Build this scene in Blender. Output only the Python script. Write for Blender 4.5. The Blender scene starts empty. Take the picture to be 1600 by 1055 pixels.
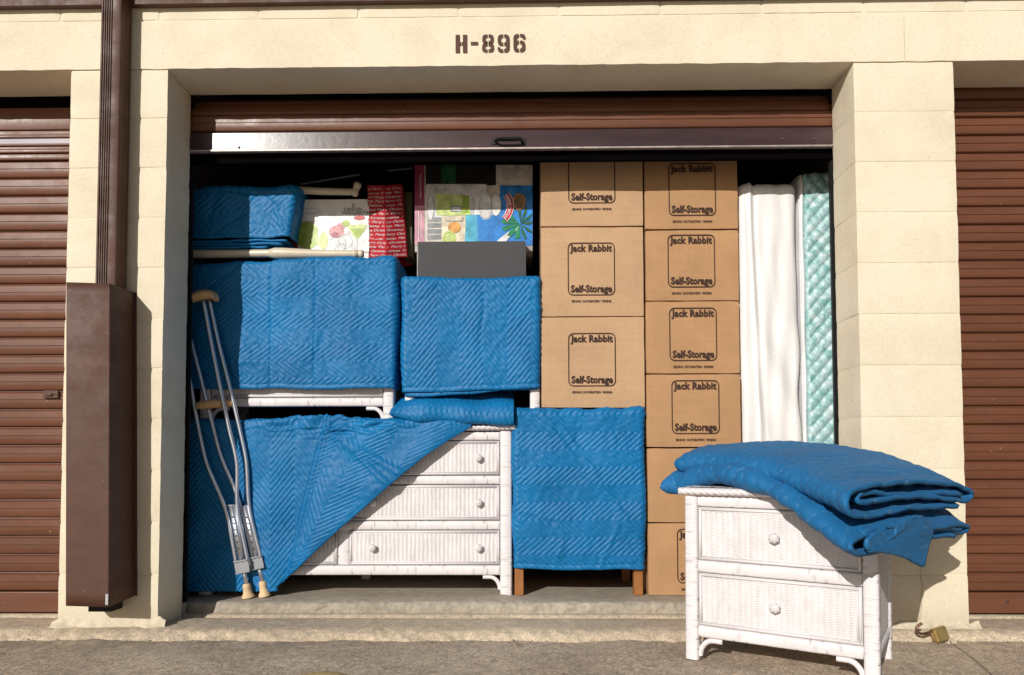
import bpy, bmesh, math, random
import numpy as np
from mathutils import Vector, Matrix, noise as mnoise

random.seed(7); rng = np.random.default_rng(7)
S = bpy.context.scene
COL = S.collection
PI = math.pi

# ------------------------------------------------------------------ camera, sky, sun, exposure
cam_pos = Vector((1.4314, -2.7709, 0.640)); yaw, pitch, roll, FPX = .0146, .0412, -.002, 1100.0
fwd = Vector((-math.sin(yaw)*math.cos(pitch), math.cos(yaw)*math.cos(pitch), math.sin(pitch)))
rt = Vector((math.cos(yaw), math.sin(yaw), 0)); up = rt.cross(fwd)
rt, up = rt*math.cos(roll)+up*math.sin(roll), -rt*math.sin(roll)+up*math.cos(roll)
cam = bpy.data.cameras.new('camera'); cam_o = bpy.data.objects.new('camera', cam); COL.objects.link(cam_o)
cam.sensor_fit = 'HORIZONTAL'; cam.sensor_width = 36; cam.lens = FPX*36/1600; cam.shift_y = 150/1600
cam.clip_start = .05; cam.clip_end = 500
M3 = Matrix((rt, up, -fwd)).transposed()
cam_o.matrix_world = Matrix.Translation(cam_pos) @ M3.to_4x4()
S.camera = cam_o

SUN_X, SUN_Z = .505, .50
w = bpy.data.worlds.new('World'); S.world = w; w.use_nodes = True
nt = w.node_tree; bg = nt.nodes['Background']; sky = nt.nodes.new('ShaderNodeTexSky')
sky.sky_type = 'NISHITA'; sky.sun_disc = False
elev = math.atan2(SUN_Z, math.hypot(1, SUN_X))
sky.sun_elevation = elev; sky.sun_rotation = math.radians(180)+math.atan2(SUN_X, 1)
sky.altitude = 0; sky.air_density = 1.0; sky.dust_density = 1.2
nt.links.new(sky.outputs[0], bg.inputs[0]); bg.inputs[1].default_value = .05
sun = bpy.data.lights.new('sun', 'SUN'); sun.energy = 5.0; sun.angle = math.radians(.5); sun.color = (1, .955, .89)
sun_o = bpy.data.objects.new('sun', sun); COL.objects.link(sun_o); sun_o.location = (-3, -6, 5)
sun_o.rotation_euler = Vector((SUN_X, 1, -SUN_Z)).to_track_quat('-Z', 'Y').to_euler()
S.view_settings.view_transform = 'Standard'; S.view_settings.look = 'None'
S.view_settings.exposure = -0.36; S.view_settings.gamma = 1; S.view_settings.use_curve_mapping = False

def P(px, py, Y):
    """world point on the plane y=Y seen at the photo's pixel (used only to read sizes off the photo)"""
    d = fwd + rt*((px-800)/FPX) - up*((py-677.5)/FPX)
    return cam_pos + d*((Y-cam_pos.y)/d.y)

# ------------------------------------------------------------------ materials
def new_mat(name):
    m = bpy.data.materials.new(name); m.use_nodes = True
    return m, m.node_tree, m.node_tree.nodes['Principled BSDF']
def N(t, kind, **kw):
    n = t.nodes.new(kind)
    for k, v in kw.items(): setattr(n, k, v)
    return n
def coord(t, local):
    if local:
        n = N(t, 'ShaderNodeTexCoord'); base = n.outputs['Object']
        oi = N(t, 'ShaderNodeObjectInfo'); mm = N(t, 'ShaderNodeMath', operation='MULTIPLY'); mm.inputs[1].default_value = 37
        t.links.new(oi.outputs['Random'], mm.inputs[0])
        a = N(t, 'ShaderNodeVectorMath', operation='ADD'); t.links.new(base, a.inputs[0]); t.links.new(mm.outputs[0], a.inputs[1])
        return a.outputs[0]
    return N(t, 'ShaderNodeNewGeometry').outputs['Position']
def noise_n(t, vec, scale, detail=4, rough=.6, dist=0):
    n = N(t, 'ShaderNodeTexNoise'); n.inputs['Scale'].default_value = scale; n.inputs['Detail'].default_value = detail
    n.inputs['Roughness'].default_value = rough; n.inputs['Distortion'].default_value = dist
    t.links.new(vec, n.inputs['Vector']); return n.outputs[0]
def ramp(t, fac, stops):
    r = N(t, 'ShaderNodeValToRGB'); e = r.color_ramp.elements
    while len(e) > 1: e.remove(e[-1])
    e[0].position = stops[0][0]; e[0].color = (*stops[0][1], 1)
    for p, c in stops[1:]:
        k = e.new(p); k.color = (*c, 1)
    t.links.new(fac, r.inputs[0]); return r.outputs[0]
def mix(t, fac, a, b, mode='MIX'):
    n = N(t, 'ShaderNodeMix', data_type='RGBA', blend_type=mode)
    if isinstance(fac, (int, float)): n.inputs[0].default_value = fac
    else: t.links.new(fac, n.inputs[0])
    for i, v in ((6, a), (7, b)):
        if isinstance(v, tuple): n.inputs[i].default_value = (*v, 1)
        else: t.links.new(v, n.inputs[i])
    return n.outputs[2]
def bump(t, b, h, strength, dist):
    n = N(t, 'ShaderNodeBump'); n.inputs['Strength'].default_value = strength; n.inputs['Distance'].default_value = dist
    t.links.new(h, n.inputs['Height'])
    if b.inputs['Normal'].is_linked: t.links.new(b.inputs['Normal'].links[0].from_socket, n.inputs['Normal'])
    t.links.new(n.outputs[0], b.inputs['Normal'])
def scale_vec(t, vec, s):
    n = N(t, 'ShaderNodeMapping'); n.inputs['Scale'].default_value = s; t.links.new(vec, n.inputs['Vector']); return n.outputs[0]

def plain(name, c, rough=.5, metal=0, var=.12, nscale=6, bscale=0, bstr=.3, bdist=.002, local=True, spec=.5, coat=0):
    m, t, b = new_mat(name); v = coord(t, local)
    n = noise_n(t, v, nscale, 5)
    col = ramp(t, n, [(.3, tuple(x*(1-var) for x in c)), (.7, tuple(min(1, x*(1+var)) for x in c))])
    t.links.new(col, b.inputs['Base Color']); b.inputs['Roughness'].default_value = rough; b.inputs['Metallic'].default_value = metal
    b.inputs['Specular IOR Level'].default_value = spec; b.inputs['Coat Weight'].default_value = coat
    if bscale: bump(t, b, noise_n(t, v, bscale, 3), bstr, bdist)
    return m

def mat_cream():
    m, t, b = new_mat('cream_paint'); v = coord(t, False)
    big = noise_n(t, v, 1.6, 5, .65); fine = noise_n(t, v, 90, 3); mid = noise_n(t, v, 14, 6, .7)
    c = ramp(t, big, [(.25, (.70, .62, .465)), (.55, (.785, .71, .55)), (.8, (.81, .745, .60))])
    grime = ramp(t, mid, [(.60, (1, 1, 1)), (.74, (.93, .90, .86))])
    c = mix(t, .8, c, grime, 'MULTIPLY')
    c = mix(t, .5, c, ramp(t, noise_n(t, v, 3.2, 7, .75, .6), [(.35, (.88, .85, .80)), (.55, (1, 1, 1))]), 'MULTIPLY')
    c = mix(t, .5, c, ramp(t, fine, [(.3, (.86, .84, .80)), (.5, (1, 1, 1)), (.7, (1.05, 1.05, 1.04))]), 'MULTIPLY')
    chips = ramp(t, noise_n(t, v, 55, 2, .8), [(.735, (0, 0, 0)), (.755, (1, 1, 1))])
    c = mix(t, chips, c, (.42, .34, .24))
    # soil splashed up along the foot of the wall
    sx = N(t, 'ShaderNodeSeparateXYZ'); t.links.new(v, sx.inputs[0])
    mr = N(t, 'ShaderNodeMapRange'); mr.inputs[1].default_value = .0; mr.inputs[2].default_value = .10; mr.inputs[3].default_value = 1; mr.inputs[4].default_value = 0
    t.links.new(sx.outputs[2], mr.inputs[0])
    mm = N(t, 'ShaderNodeMath', operation='MULTIPLY'); t.links.new(mr.outputs[0], mm.inputs[0]); t.links.new(noise_n(t, v, 18, 5, .7), mm.inputs[1])
    c = mix(t, mm.outputs[0], c, (.42, .35, .25))
    t.links.new(c, b.inputs['Base Color']); b.inputs['Roughness'].default_value = .75
    bump(t, b, fine, .35, .0025); bump(t, b, mid, .3, .004)
    pits = ramp(t, noise_n(t, v, 60, 2), [(.28, (0, 0, 0)), (.36, (1, 1, 1))])
    bump(t, b, pits, .3, .0015)
    return m

def mat_concrete(name, dark, light, spot, speck=1.0, yellow=None):
    m, t, b = new_mat(name); v = coord(t, False)
    big = noise_n(t, v, 1.1, 6, .65, .4); grit = noise_n(t, v, 160, 2, .6); mid = noise_n(t, v, 22, 6, .75)
    c = ramp(t, big, [(.3, dark), (.7, light)])
    g = ramp(t, grit, [(.33, (spot*.55,)*3), (.47, (.95, .93, .9)), (.56, (1.05, 1.03, 1.0)), (.68, (1.55, 1.46, 1.32))])
    c = mix(t, speck, c, g, 'MULTIPLY')
    c = mix(t, .55, c, ramp(t, mid, [(.35, (.6, .57, .53)), (.6, (1.08, 1.06, 1.02))]), 'MULTIPLY')
    vo = N(t, 'ShaderNodeTexVoronoi'); vo.inputs['Scale'].default_value = 75; t.links.new(v, vo.inputs['Vector'])
    c = mix(t, .35*speck, c, ramp(t, vo.outputs['Color'], [(.2, (.5, .46, .42)), (.8, (1.35, 1.28, 1.15))]), 'MULTIPLY')
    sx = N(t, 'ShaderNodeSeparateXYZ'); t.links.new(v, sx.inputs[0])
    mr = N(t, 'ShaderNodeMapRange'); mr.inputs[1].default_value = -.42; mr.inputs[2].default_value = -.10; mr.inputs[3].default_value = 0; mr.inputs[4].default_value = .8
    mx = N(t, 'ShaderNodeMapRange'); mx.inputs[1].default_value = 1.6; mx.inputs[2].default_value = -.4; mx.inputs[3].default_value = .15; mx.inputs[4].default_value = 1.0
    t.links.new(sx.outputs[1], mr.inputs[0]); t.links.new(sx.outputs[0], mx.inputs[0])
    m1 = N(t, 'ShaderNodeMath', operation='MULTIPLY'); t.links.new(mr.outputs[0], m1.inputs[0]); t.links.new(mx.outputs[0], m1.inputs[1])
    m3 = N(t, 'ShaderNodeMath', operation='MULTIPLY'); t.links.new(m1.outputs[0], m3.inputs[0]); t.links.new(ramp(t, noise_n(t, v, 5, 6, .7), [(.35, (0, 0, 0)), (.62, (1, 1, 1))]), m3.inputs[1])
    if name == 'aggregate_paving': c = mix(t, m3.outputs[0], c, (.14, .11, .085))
    t.links.new(c, b.inputs['Base Color']); b.inputs['Roughness'].default_value = .85
    bump(t, b, grit, .55, .003); bump(t, b, mid, .25, .003)
    return m

def mat_blue():
    m, t, b = new_mat('blue_quilted_fabric'); v = coord(t, False)
    c = ramp(t, noise_n(t, v, 5, 4), [(.3, (.001, .125, .325)), (.7, (.002, .165, .415))])
    c = mix(t, .35, c, ramp(t, noise_n(t, v, 2.6, 6, .75, .8), [(.3, (.55, .62, .70)), (.55, (1, 1, 1)), (.75, (1.5, 1.18, 1.08))]), 'MULTIPLY')
    lint = ramp(t, noise_n(t, v, 230, 2, .5), [(.70, (0, 0, 0)), (.74, (.5, .5, .5))]); c = mix(t, lint, c, (.20, .30, .38))
    st = N(t, 'ShaderNodeAttribute', attribute_name='stitch')
    br = ramp(t, noise_n(t, v, 420, 2), [(.44, (0, 0, 0)), (.54, (1, 1, 1))])
    mm = N(t, 'ShaderNodeMath', operation='MULTIPLY'); t.links.new(st.outputs['Fac'], mm.inputs[0]); t.links.new(br, mm.inputs[1])
    m2 = N(t, 'ShaderNodeMath', operation='MULTIPLY'); t.links.new(mm.outputs[0], m2.inputs[0]); m2.inputs[1].default_value = .62
    c = mix(t, m2.outputs[0], c, (.11, .40, .64))
    t.links.new(c, b.inputs['Base Color']); b.inputs['Roughness'].default_value = .50; b.inputs['Specular IOR Level'].default_value = .28
    b.inputs['Sheen Weight'].default_value = .02; b.inputs['Sheen Roughness'].default_value = .5; b.inputs['Sheen Tint'].default_value = (.4, .7, 1, 1)
    bump(t, b, noise_n(t, v, 160, 4, .7), .25, .0015)
    bump(t, b, noise_n(t, v, 45, 3, .6), .18, .003)
    return m

def mat_blue_matte():
    m, t, b = new_mat('blue_cotton_fabric'); v = coord(t, False)
    c = ramp(t, noise_n(t, v, 6, 4), [(.3, (.001, .110, .29)), (.7, (.002, .142, .36))])
    st = N(t, 'ShaderNodeAttribute', attribute_name='stitch')
    br = ramp(t, noise_n(t, v, 420, 2), [(.47, (0, 0, 0)), (.55, (1, 1, 1))])
    mm = N(t, 'ShaderNodeMath', operation='MULTIPLY'); t.links.new(st.outputs['Fac'], mm.inputs[0]); t.links.new(br, mm.inputs[1])
    c = mix(t, mm.outputs[0], c, (.28, .52, .70))
    t.links.new(c, b.inputs['Base Color']); b.inputs['Roughness'].default_value = .75
    b.inputs['Sheen Weight'].default_value = .04; b.inputs['Sheen Roughness'].default_value = .6; b.inputs['Sheen Tint'].default_value = (.4, .7, 1, 1)
    bump(t, b, noise_n(t, v, 200, 3, .7), .5, .0015); bump(t, b, noise_n(t, v, 30, 3), .3, .006)
    return m

def mat_brown(name='brown_enamel', c=(.150, .058, .031), rough=.38, stain=True):
    m, t, b = new_mat(name); v = coord(t, False)
    sv = scale_vec(t, v, (1.2, 1.2, 7))
    n = noise_n(t, sv, 2.2, 6, .7)
    col = ramp(t, n, [(.25, tuple(x*.75 for x in c)), (.55, c), (.8, tuple(x*1.25 for x in c))])
    if stain:
        dots = ramp(t, noise_n(t, v, 70, 2), [(.74, (0, 0, 0)), (.77, (1, 1, 1))])
        col = mix(t, dots, col, (.35, .25, .18))
    t.links.new(col, b.inputs['Base Color'])
    rr = ramp(t, noise_n(t, v, 9, 5, .7), [(.3, (rough*.8,)*3), (.7, (min(1, rough*1.35),)*3)])
    t.links.new(rr, b.inputs['Roughness']); b.inputs['Specular IOR Level'].default_value = .4
    bump(t, b, noise_n(t, v, 5, 3), .25, .006)
    return m

def mat_card(name, c):
    m, t, b = new_mat(name); v = coord(t, True)
    sv = scale_vec(t, v, (2.5, 2.5, 60)); sh = scale_vec(t, v, (70, 60, 2.0))
    n1 = noise_n(t, sh, 4, 4); n2 = noise_n(t, sv, 1.5, 4); n3 = noise_n(t, v, 5, 5, .65)
    col = ramp(t, n3, [(.3, tuple(x*.9 for x in c)), (.7, tuple(x*1.08 for x in c))])
    col = mix(t, .5, col, ramp(t, n1, [(.3, (.90, .90, .90)), (.7, (1.08, 1.08, 1.08))]), 'MULTIPLY')
    col = mix(t, .4, col, ramp(t, n2, [(.3, (.9, .9, .9)), (.7, (1.08, 1.08, 1.08))]), 'MULTIPLY')
    fib = ramp(t, noise_n(t, v, 260, 2), [(.3, (.8, .78, .75)), (.5, (1, 1, 1))]); col = mix(t, .6, col, fib, 'MULTIPLY')
    t.links.new(col, b.inputs['Base Color']); b.inputs['Roughness'].default_value = .8; b.inputs['Specular IOR Level'].default_value = .25
    bump(t, b, n1, .25, .0012); bump(t, b, noise_n(t, v, 3, 2), .3, .01)
    return m

def mat_wicker():
    m, t, b = new_mat('white_wicker_paint'); v = coord(t, True)
    n = noise_n(t, v, 9, 5, .7)
    col = ramp(t, n, [(.3, (.70, .665, .68)), (.7, (.80, .765, .775))])
    at = N(t, 'ShaderNodeAttribute', attribute_name='crevice_shade')
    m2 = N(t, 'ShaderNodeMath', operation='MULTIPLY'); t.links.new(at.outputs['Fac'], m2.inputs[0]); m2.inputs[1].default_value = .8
    col = mix(t, m2.outputs[0], col, (.30, .265, .26))  # crevice shade between cane strands, mixed into the paint colour
    t.links.new(col, b.inputs['Base Color']); b.inputs['Roughness'].default_value = .5
    bump(t, b, noise_n(t, v, 250, 3), .3, .0008)
    return m

def mat_teal():
    m, t, b = new_mat('teal_damask_satin'); v = coord(t, False)
    n = noise_n(t, v, 30, 2, .5, 1.0)
    col = ramp(t, n, [(.36, (.22, .45, .45)), (.5, (.36, .56, .57)), (.62, (.52, .66, .68))])
    at = N(t, 'ShaderNodeAttribute', attribute_name='seam'); col = mix(t, at.outputs['Fac'], col, (.11, .27, .26))  # quilting valleys darkened in the colour to imitate occlusion shading
    t.links.new(col, b.inputs['Base Color']); b.inputs['Roughness'].default_value = .42
    b.inputs['Sheen Weight'].default_value = .3
    bump(t, b, noise_n(t, v, 90, 3), .12, .001)
    return m

def mat_steel_bar():
    m, t, b = new_mat('worn_plum_metal'); v = coord(t, False)
    sv = scale_vec(t, v, (1.5, 1, 10))
    n = noise_n(t, sv, 2, 5, .7)
    col = ramp(t, n, [(.3, (.040, .022, .023)), (.7, (.065, .038, .042))])
    d = ramp(t, noise_n(t, v, 80, 3), [(.64, (0, 0, 0)), (.68, (1, 1, 1))])
    col = mix(t, d, col, (.04, .02, .02))
    t.links.new(col, b.inputs['Base Color']); b.inputs['Roughness'].default_value = .27; b.inputs['Metallic'].default_value = .0; b.inputs['Specular IOR Level'].default_value = .38
    bump(t, b, noise_n(t, v, 25, 4), .2, .002)
    return m

CREAM = mat_cream()
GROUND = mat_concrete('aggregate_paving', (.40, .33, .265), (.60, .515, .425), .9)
APRON = mat_concrete('worn_concrete', (.46, .38, .29), (.64, .55, .43), .9, .6)
SLAB = mat_concrete('storage_floor_concrete', (.34, .30, .245), (.48, .43, .36), 1.2, .3)
BLUE = mat_blue(); BLUEM = mat_blue_matte()
BROWN = mat_brown(); BROWN_SM = mat_brown('brown_sheet_metal', (.090, .038, .024), .55)
BAR = mat_steel_bar()
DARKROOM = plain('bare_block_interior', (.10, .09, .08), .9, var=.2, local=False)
PAINTMARK = plain('brown_stencil_paint', (.085, .028, .016), .7, var=.25, nscale=60, local=False)
INK = plain('dark_brown_ink', (.045, .018, .010), .8, var=.25, nscale=90)
CARD_A = mat_card('pale_kraft_cardboard', (.52, .335, .195)); CARD_B = mat_card('kraft_cardboard', (.455, .262, .132))
WICK = mat_wicker()
SHEET = plain('white_bag_cloth', (.76, .75, .745), .5, var=.03, bscale=60, bstr=.08, bdist=.001, local=False)
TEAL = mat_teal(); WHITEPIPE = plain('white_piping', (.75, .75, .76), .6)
ALU = plain('brushed_aluminium', (.62, .65, .72), .36, metal=.85, var=.06, nscale=40)
ALU_D = plain('grey_clamp_plastic', (.30, .31, .33), .5)
TAN_R = plain('tan_rubber', (.56, .36, .17), .65, var=.15, nscale=30, bscale=120, bstr=.3)
TIP_R = plain('pale_tan_rubber', (.70, .50, .29), .7, var=.12, nscale=30)
BLACK = plain('black_metal', (.010, .010, .010), .5, spec=.25)
STRIP_BLACK = plain('shadow_strip_black', (.003, .0025, .0025), 1.0, spec=.0)  # for the added shadow-casting strip under the door bar
CREAMPL = plain('ivory_lacquer', (.64, .56, .43), .3, var=.08)
GREYBOX = plain('charcoal_fibreboard', (.055, .055, .06), .75, var=.12, nscale=300, bscale=240, bstr=.3, bdist=.0008)
BRASS = plain('tarnished_brass', (.55, .40, .16), .38, metal=.75, var=.3, nscale=60)
RUSTSTEEL = plain('rusty_shackle_steel', (.22, .12, .08), .45, metal=.8, var=.4, nscale=80)
WOODLEG = plain('stained_oak_wood', (.30, .115, .030), .5, var=.3, nscale=14)
WHITE_P = plain('white_card_print', (.78, .76, .74), .4)
RIVET = plain('dull_rivet_steel', (.18, .13, .13), .35, metal=.8)
YCOVER = plain('sandy_painted_cover', (.50, .37, .15), .8, var=.3, nscale=50, bscale=60, bstr=.6, bdist=.004)
def flat(name, c, rough=.3): return plain(name, c, rough, var=.38, nscale=22)
SEAMD = plain('dark_joint_dirt', (.15, .12, .095), .95, local=False)

# ------------------------------------------------------------------ object helpers
def new_obj(name, data, parent=None):
    o = bpy.data.objects.new(name, data); COL.objects.link(o)
    if parent is not None: o.parent = parent
    return o
def tag(o, label=None, cat=None, group=None, kind=None):
    if label: o['label'] = label
    if cat: o['category'] = cat
    if group: o['group'] = group
    if kind: o['kind'] = kind
    return o
def empty(name, loc=(0, 0, 0), label=None, cat=None, group=None, rot=(0, 0, 0)):
    o = new_obj(name, None); o.location = loc; o.rotation_euler = rot; o.empty_display_size = .1
    return tag(o, label, cat, group)
def copy_tree(o, parent=None):
    c = o.copy(); COL.objects.link(c); c.parent = parent
    for ch in [x for x in COL.objects if x.parent == o]: copy_tree(ch, c)
    return c

class MB:
    def __init__(s): s.v = []; s.f = []; s.mi = []; s.cur = 0; s.lay = 0
    def up(s, y): s.lay += 1; return y-.00004*s.lay
    def add(s, vs, fs):
        n = len(s.v); s.v += [tuple(x) for x in vs]; s.f += [tuple(i+n for i in f) for f in fs]; s.mi += [s.cur]*len(fs)
    def box(s, x0, x1, y0, y1, z0, z1, b=0):
        if b:
            b = min(b, (x1-x0)*.49, (y1-y0)*.49, (z1-z0)*.49)
            bm = bmesh.new(); bmesh.ops.create_cube(bm, size=1)
            for v in bm.verts: v.co = ((x0 if v.co.x < 0 else x1), (y0 if v.co.y < 0 else y1), (z0 if v.co.z < 0 else z1))
            bmesh.ops.bevel(bm, geom=bm.edges[:], offset=b, segments=2, affect='EDGES', profile=.5)
            bm.verts.index_update(); s.add([v.co[:] for v in bm.verts], [[v.index for v in f.verts] for f in bm.faces]); bm.free(); return
        s.add([(x0, y0, z0), (x1, y0, z0), (x1, y1, z0), (x0, y1, z0), (x0, y0, z1), (x1, y0, z1), (x1, y1, z1), (x0, y1, z1)],
              [(0, 3, 2, 1), (4, 5, 6, 7), (0, 1, 5, 4), (1, 2, 6, 5), (2, 3, 7, 6), (3, 0, 4, 7)])
    def poly_xz(s, pts, y, thick=0):
        """flat polygon (fan) in the xz plane facing -y"""
        n = len(pts); y = s.up(y); s.add([(p[0], y, p[1]) for p in pts], [tuple(range(n))])
    def tube(s, pts, r, n=10, cap=True, ell=None):
        pts = [Vector(p) for p in pts]; m = len(pts); rs = r if isinstance(r, (list, tuple)) else [r]*m
        vs = []; prev = None
        for i, p in enumerate(pts):
            d = (pts[min(i+1, m-1)]-pts[max(i-1, 0)]).normalized()
            if prev is None:
                a = Vector((0, 0, 1)) if abs(d.z) < .9 else Vector((0, 1, 0)); a = (a-d*a.dot(d)).normalized()
            else: a = (prev-d*prev.dot(d)).normalized()
            prev = a; b = d.cross(a)
            for k in range(n):
                th = 2*PI*k/n; ra = rs[i]; rb = rs[i]*(ell or 1)
                vs.append(p+a*math.cos(th)*ra+b*math.sin(th)*rb)
        fs = [(i*n+k, i*n+(k+1) % n, (i+1)*n+(k+1) % n, (i+1)*n+k) for i in range(m-1) for k in range(n)]
        if cap: fs += [tuple(range(n))[::-1], tuple((m-1)*n+k for k in range(n))]
        s.add(vs, fs)
    def lathe(s, prof, c, axis='z', n=16):
        """prof: list of (r, h) along the axis from point c"""
        vs = []
        for r, h in prof:
            for k in range(n):
                th = 2*PI*k/n; a, b = r*math.cos(th), r*math.sin(th)
                vs.append((c[0]+a, c[1]+b, c[2]+h) if axis == 'z' else (c[0]+a, c[1]-h, c[2]+b) if axis == 'y' else (c[0]+h, c[1]+a, c[2]+b))
        m = len(prof)
        fs = [(i*n+k, i*n+(k+1) % n, (i+1)*n+(k+1) % n, (i+1)*n+k) for i in range(m-1) for k in range(n)]
        fs += [tuple(range(n))[::-1], tuple((m-1)*n+k for k in range(n))]
        s.add(vs, fs)
    def extrude_x(s, prof, x0, x1, closed=False):
        """prof list of (y,z)"""
        n = len(prof); s.add([(x0, y, z) for y, z in prof]+[(x1, y, z) for y, z in prof],
              [(i, (i+1) % n, n+(i+1) % n, n+i) for i in range(n if closed else n-1)])
        if closed: s.add([(x0, y, z) for y, z in prof], [tuple(range(n))]); s.add([(x1, y, z) for y, z in prof], [tuple(range(n))[::-1]])
    def mesh(s, name, mats, smooth=False, autos=False):
        me = bpy.data.meshes.new(name); me.from_pydata(s.v, [], s.f)
        for m in (mats if isinstance(mats, (list, tuple)) else [mats]): me.materials.append(m)
        if any(s.mi): me.polygons.foreach_set('material_index', s.mi)
        bm = bmesh.new(); bm.from_mesh(me)
        if not s.keep: bmesh.ops.recalc_face_normals(bm, faces=bm.faces[:])
        bm.to_mesh(me); bm.free()
        if smooth:
            me.polygons.foreach_set('use_smooth', [True]*len(me.polygons))
            if autos: me.set_sharp_from_angle(angle=math.radians(38))
        me.update(); return me
    keep = False
    def build(s, name, mats, parent=None, smooth=False, autos=False):
        return new_obj(name, s.mesh(name, mats, smooth, autos), parent)

def grid_mesh(name, Pts, mat, closed_u=False, attrs=None, smooth=True):
    """Pts: (n,m,3) array -> smooth quad sheet"""
    n, m = Pts.shape[:2]; me = bpy.data.meshes.new(name)
    me.vertices.add(n*m); me.vertices.foreach_set('co', Pts.reshape(-1).astype(np.float32))
    i, j = np.meshgrid(np.arange(n-1), np.arange(m if closed_u else m-1), indexing='ij')
    j2 = (j+1) % m
    q = np.stack([i*m+j, i*m+j2, (i+1)*m+j2, (i+1)*m+j], -1).reshape(-1, 4)
    k = len(q); me.loops.add(k*4); me.polygons.add(k)
    me.polygons.foreach_set('loop_start', np.arange(0, k*4, 4)); me.loops.foreach_set('vertex_index', q.reshape(-1).astype(np.int32))
    me.polygons.foreach_set('use_smooth', [smooth]*k)
    me.materials.append(mat); me.update(calc_edges=True); me.validate()
    for nm, a in (attrs or {}).items():
        at = me.attributes.new(nm, 'FLOAT', 'POINT'); at.data.foreach_set('value', a.reshape(-1).astype(np.float32))
    return me

def waves(x, y, seed, scale, n=7):
    """cheap smooth noise, about -1..1; scale = typical wavelength in metres"""
    r = np.random.default_rng(seed); out = np.zeros_like(x)
    for k in range(n):
        a = r.uniform(0, 2*PI); f = 2*PI/(scale*r.uniform(.55, 1.7)); out = out+np.sin((x*math.cos(a)+y*math.sin(a))*f+r.uniform(0, 7)+1.3*np.sin((x*math.sin(a)-y*math.cos(a))*f*.43+k))
    return out/(n**.5*1.2)
def tri(t):  # triangle wave 0..1..0, period 1
    t = t-np.floor(t); return 1-np.abs(2*t-1)
def sm(a, b, x): t = np.clip((x-a)/(b-a), 0, 1); return t*t*(3-2*t)

def rough_box(x, y, z, nx, ny, nz, amp=.0012, r=.004, seed=0):
    """box with gently uneven faces and worn rounded arrises; returns mesh builder"""
    bm = bmesh.new(); idx = {}
    def vid(i, j, k):
        if (i, j, k) not in idx:
            q = Vector((x*i/nx, y*j/ny, z*k/nz)); c = Vector((min(max(q.x, r), x-r), min(max(q.y, r), y-r), min(max(q.z, r), z-r)))
            d = q-c
            if sum(1 for a in (i in (0, nx), j in (0, ny), k in (0, nz)) if a) > 1: q = c+d.normalized()*r
            nn = mnoise.noise_vector(q*9+Vector((seed*3.1, 0, 0)))+mnoise.noise_vector(q*34+Vector((0, seed, 0)))*.5
            q = q+nn*amp; idx[(i, j, k)] = bm.verts.new(q)
        return idx[(i, j, k)]
    for i in range(nx):
        for k in range(nz):
            for j, fl in ((0, 0), (ny, 1)):
                q = [vid(i, j, k), vid(i+1, j, k), vid(i+1, j, k+1), vid(i, j, k+1)]; bm.faces.new(q[::-1] if fl else q)
    for j in range(ny):
        for k in range(nz):
            for i, fl in ((0, 1), (nx, 0)):
                q = [vid(i, j, k), vid(i, j+1, k), vid(i, j+1, k+1), vid(i, j, k+1)]; bm.faces.new(q[::-1] if fl else q)
    for i in range(nx):
        for j in range(ny):
            for k, fl in ((0, 1), (nz, 0)):
                q = [vid(i, j, k), vid(i+1, j, k), vid(i+1, j+1, k), vid(i, j+1, k)]; bm.faces.new(q[::-1] if fl else q)
    return bm
def bm_mesh(name, bm, mat, smooth=True, angle=35):
    me = bpy.data.meshes.new(name); bm.to_mesh(me); bm.free(); me.materials.append(mat)
    if smooth:
        me.polygons.foreach_set('use_smooth', [True]*len(me.polygons)); me.set_sharp_from_angle(angle=math.radians(angle))
    return me

def text_polys(s, size, shear=0, bold=0, space=1.0, align='CENTER'):
    cu = bpy.data.curves.new('t', 'FONT'); cu.body = s; cu.size = size; cu.shear = shear; cu.offset = bold; cu.space_character = space
    cu.align_x = align; cu.resolution_u = 2; cu.fill_mode = 'FRONT'
    o = bpy.data.objects.new('t', cu); COL.objects.link(o)
    dg = bpy.context.evaluated_depsgraph_get(); me = o.evaluated_get(dg).to_mesh()
    vs = [(v.co.x, v.co.y) for v in me.vertices]; fs = [tuple(p.vertices) for p in me.polygons]
    o.evaluated_get(dg).to_mesh_clear(); bpy.data.objects.remove(o); bpy.data.curves.remove(cu)
    return vs, fs
def put_text(mb, s, size, x, z, y, sx=1, sz=1, rot=0, **kw):
    vs, fs = text_polys(s, size, **kw); c, sn = math.cos(rot), math.sin(rot)
    mb.add([(x+(a*sx)*c-(b*sz)*sn, y, z+(a*sx)*sn+(b*sz)*c) for a, b in vs], fs)
def stroke_path(mb, pts, wd, y, closed=False):
    n = len(pts); L = []; y = mb.up(y)
    for i in range(n):
        a = pts[(i-1) % n] if closed or i else pts[i]; b = pts[(i+1) % n] if closed or i < n-1 else pts[i]
        dx, dz = b[0]-a[0], b[1]-a[1]; l = math.hypot(dx, dz) or 1; L.append((pts[i], (-dz/l, dx/l)))
    vs = []
    for p, q in L: vs += [(p[0]+q[0]*wd/2, y, p[1]+q[1]*wd/2), (p[0]-q[0]*wd/2, y, p[1]-q[1]*wd/2)]
    fs = [(2*i, 2*i+1, (2*i+3) % (2*n), (2*i+2) % (2*n)) for i in range(n if closed else n-1)]
    mb.add(vs, fs)
def face_front(me):
    """turn all flat-print faces towards -y"""
    bm = bmesh.new(); bm.from_mesh(me)
    for f in bm.faces:
        if f.normal.y > 0: f.normal_flip()
    bm.to_mesh(me); bm.free()
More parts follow.
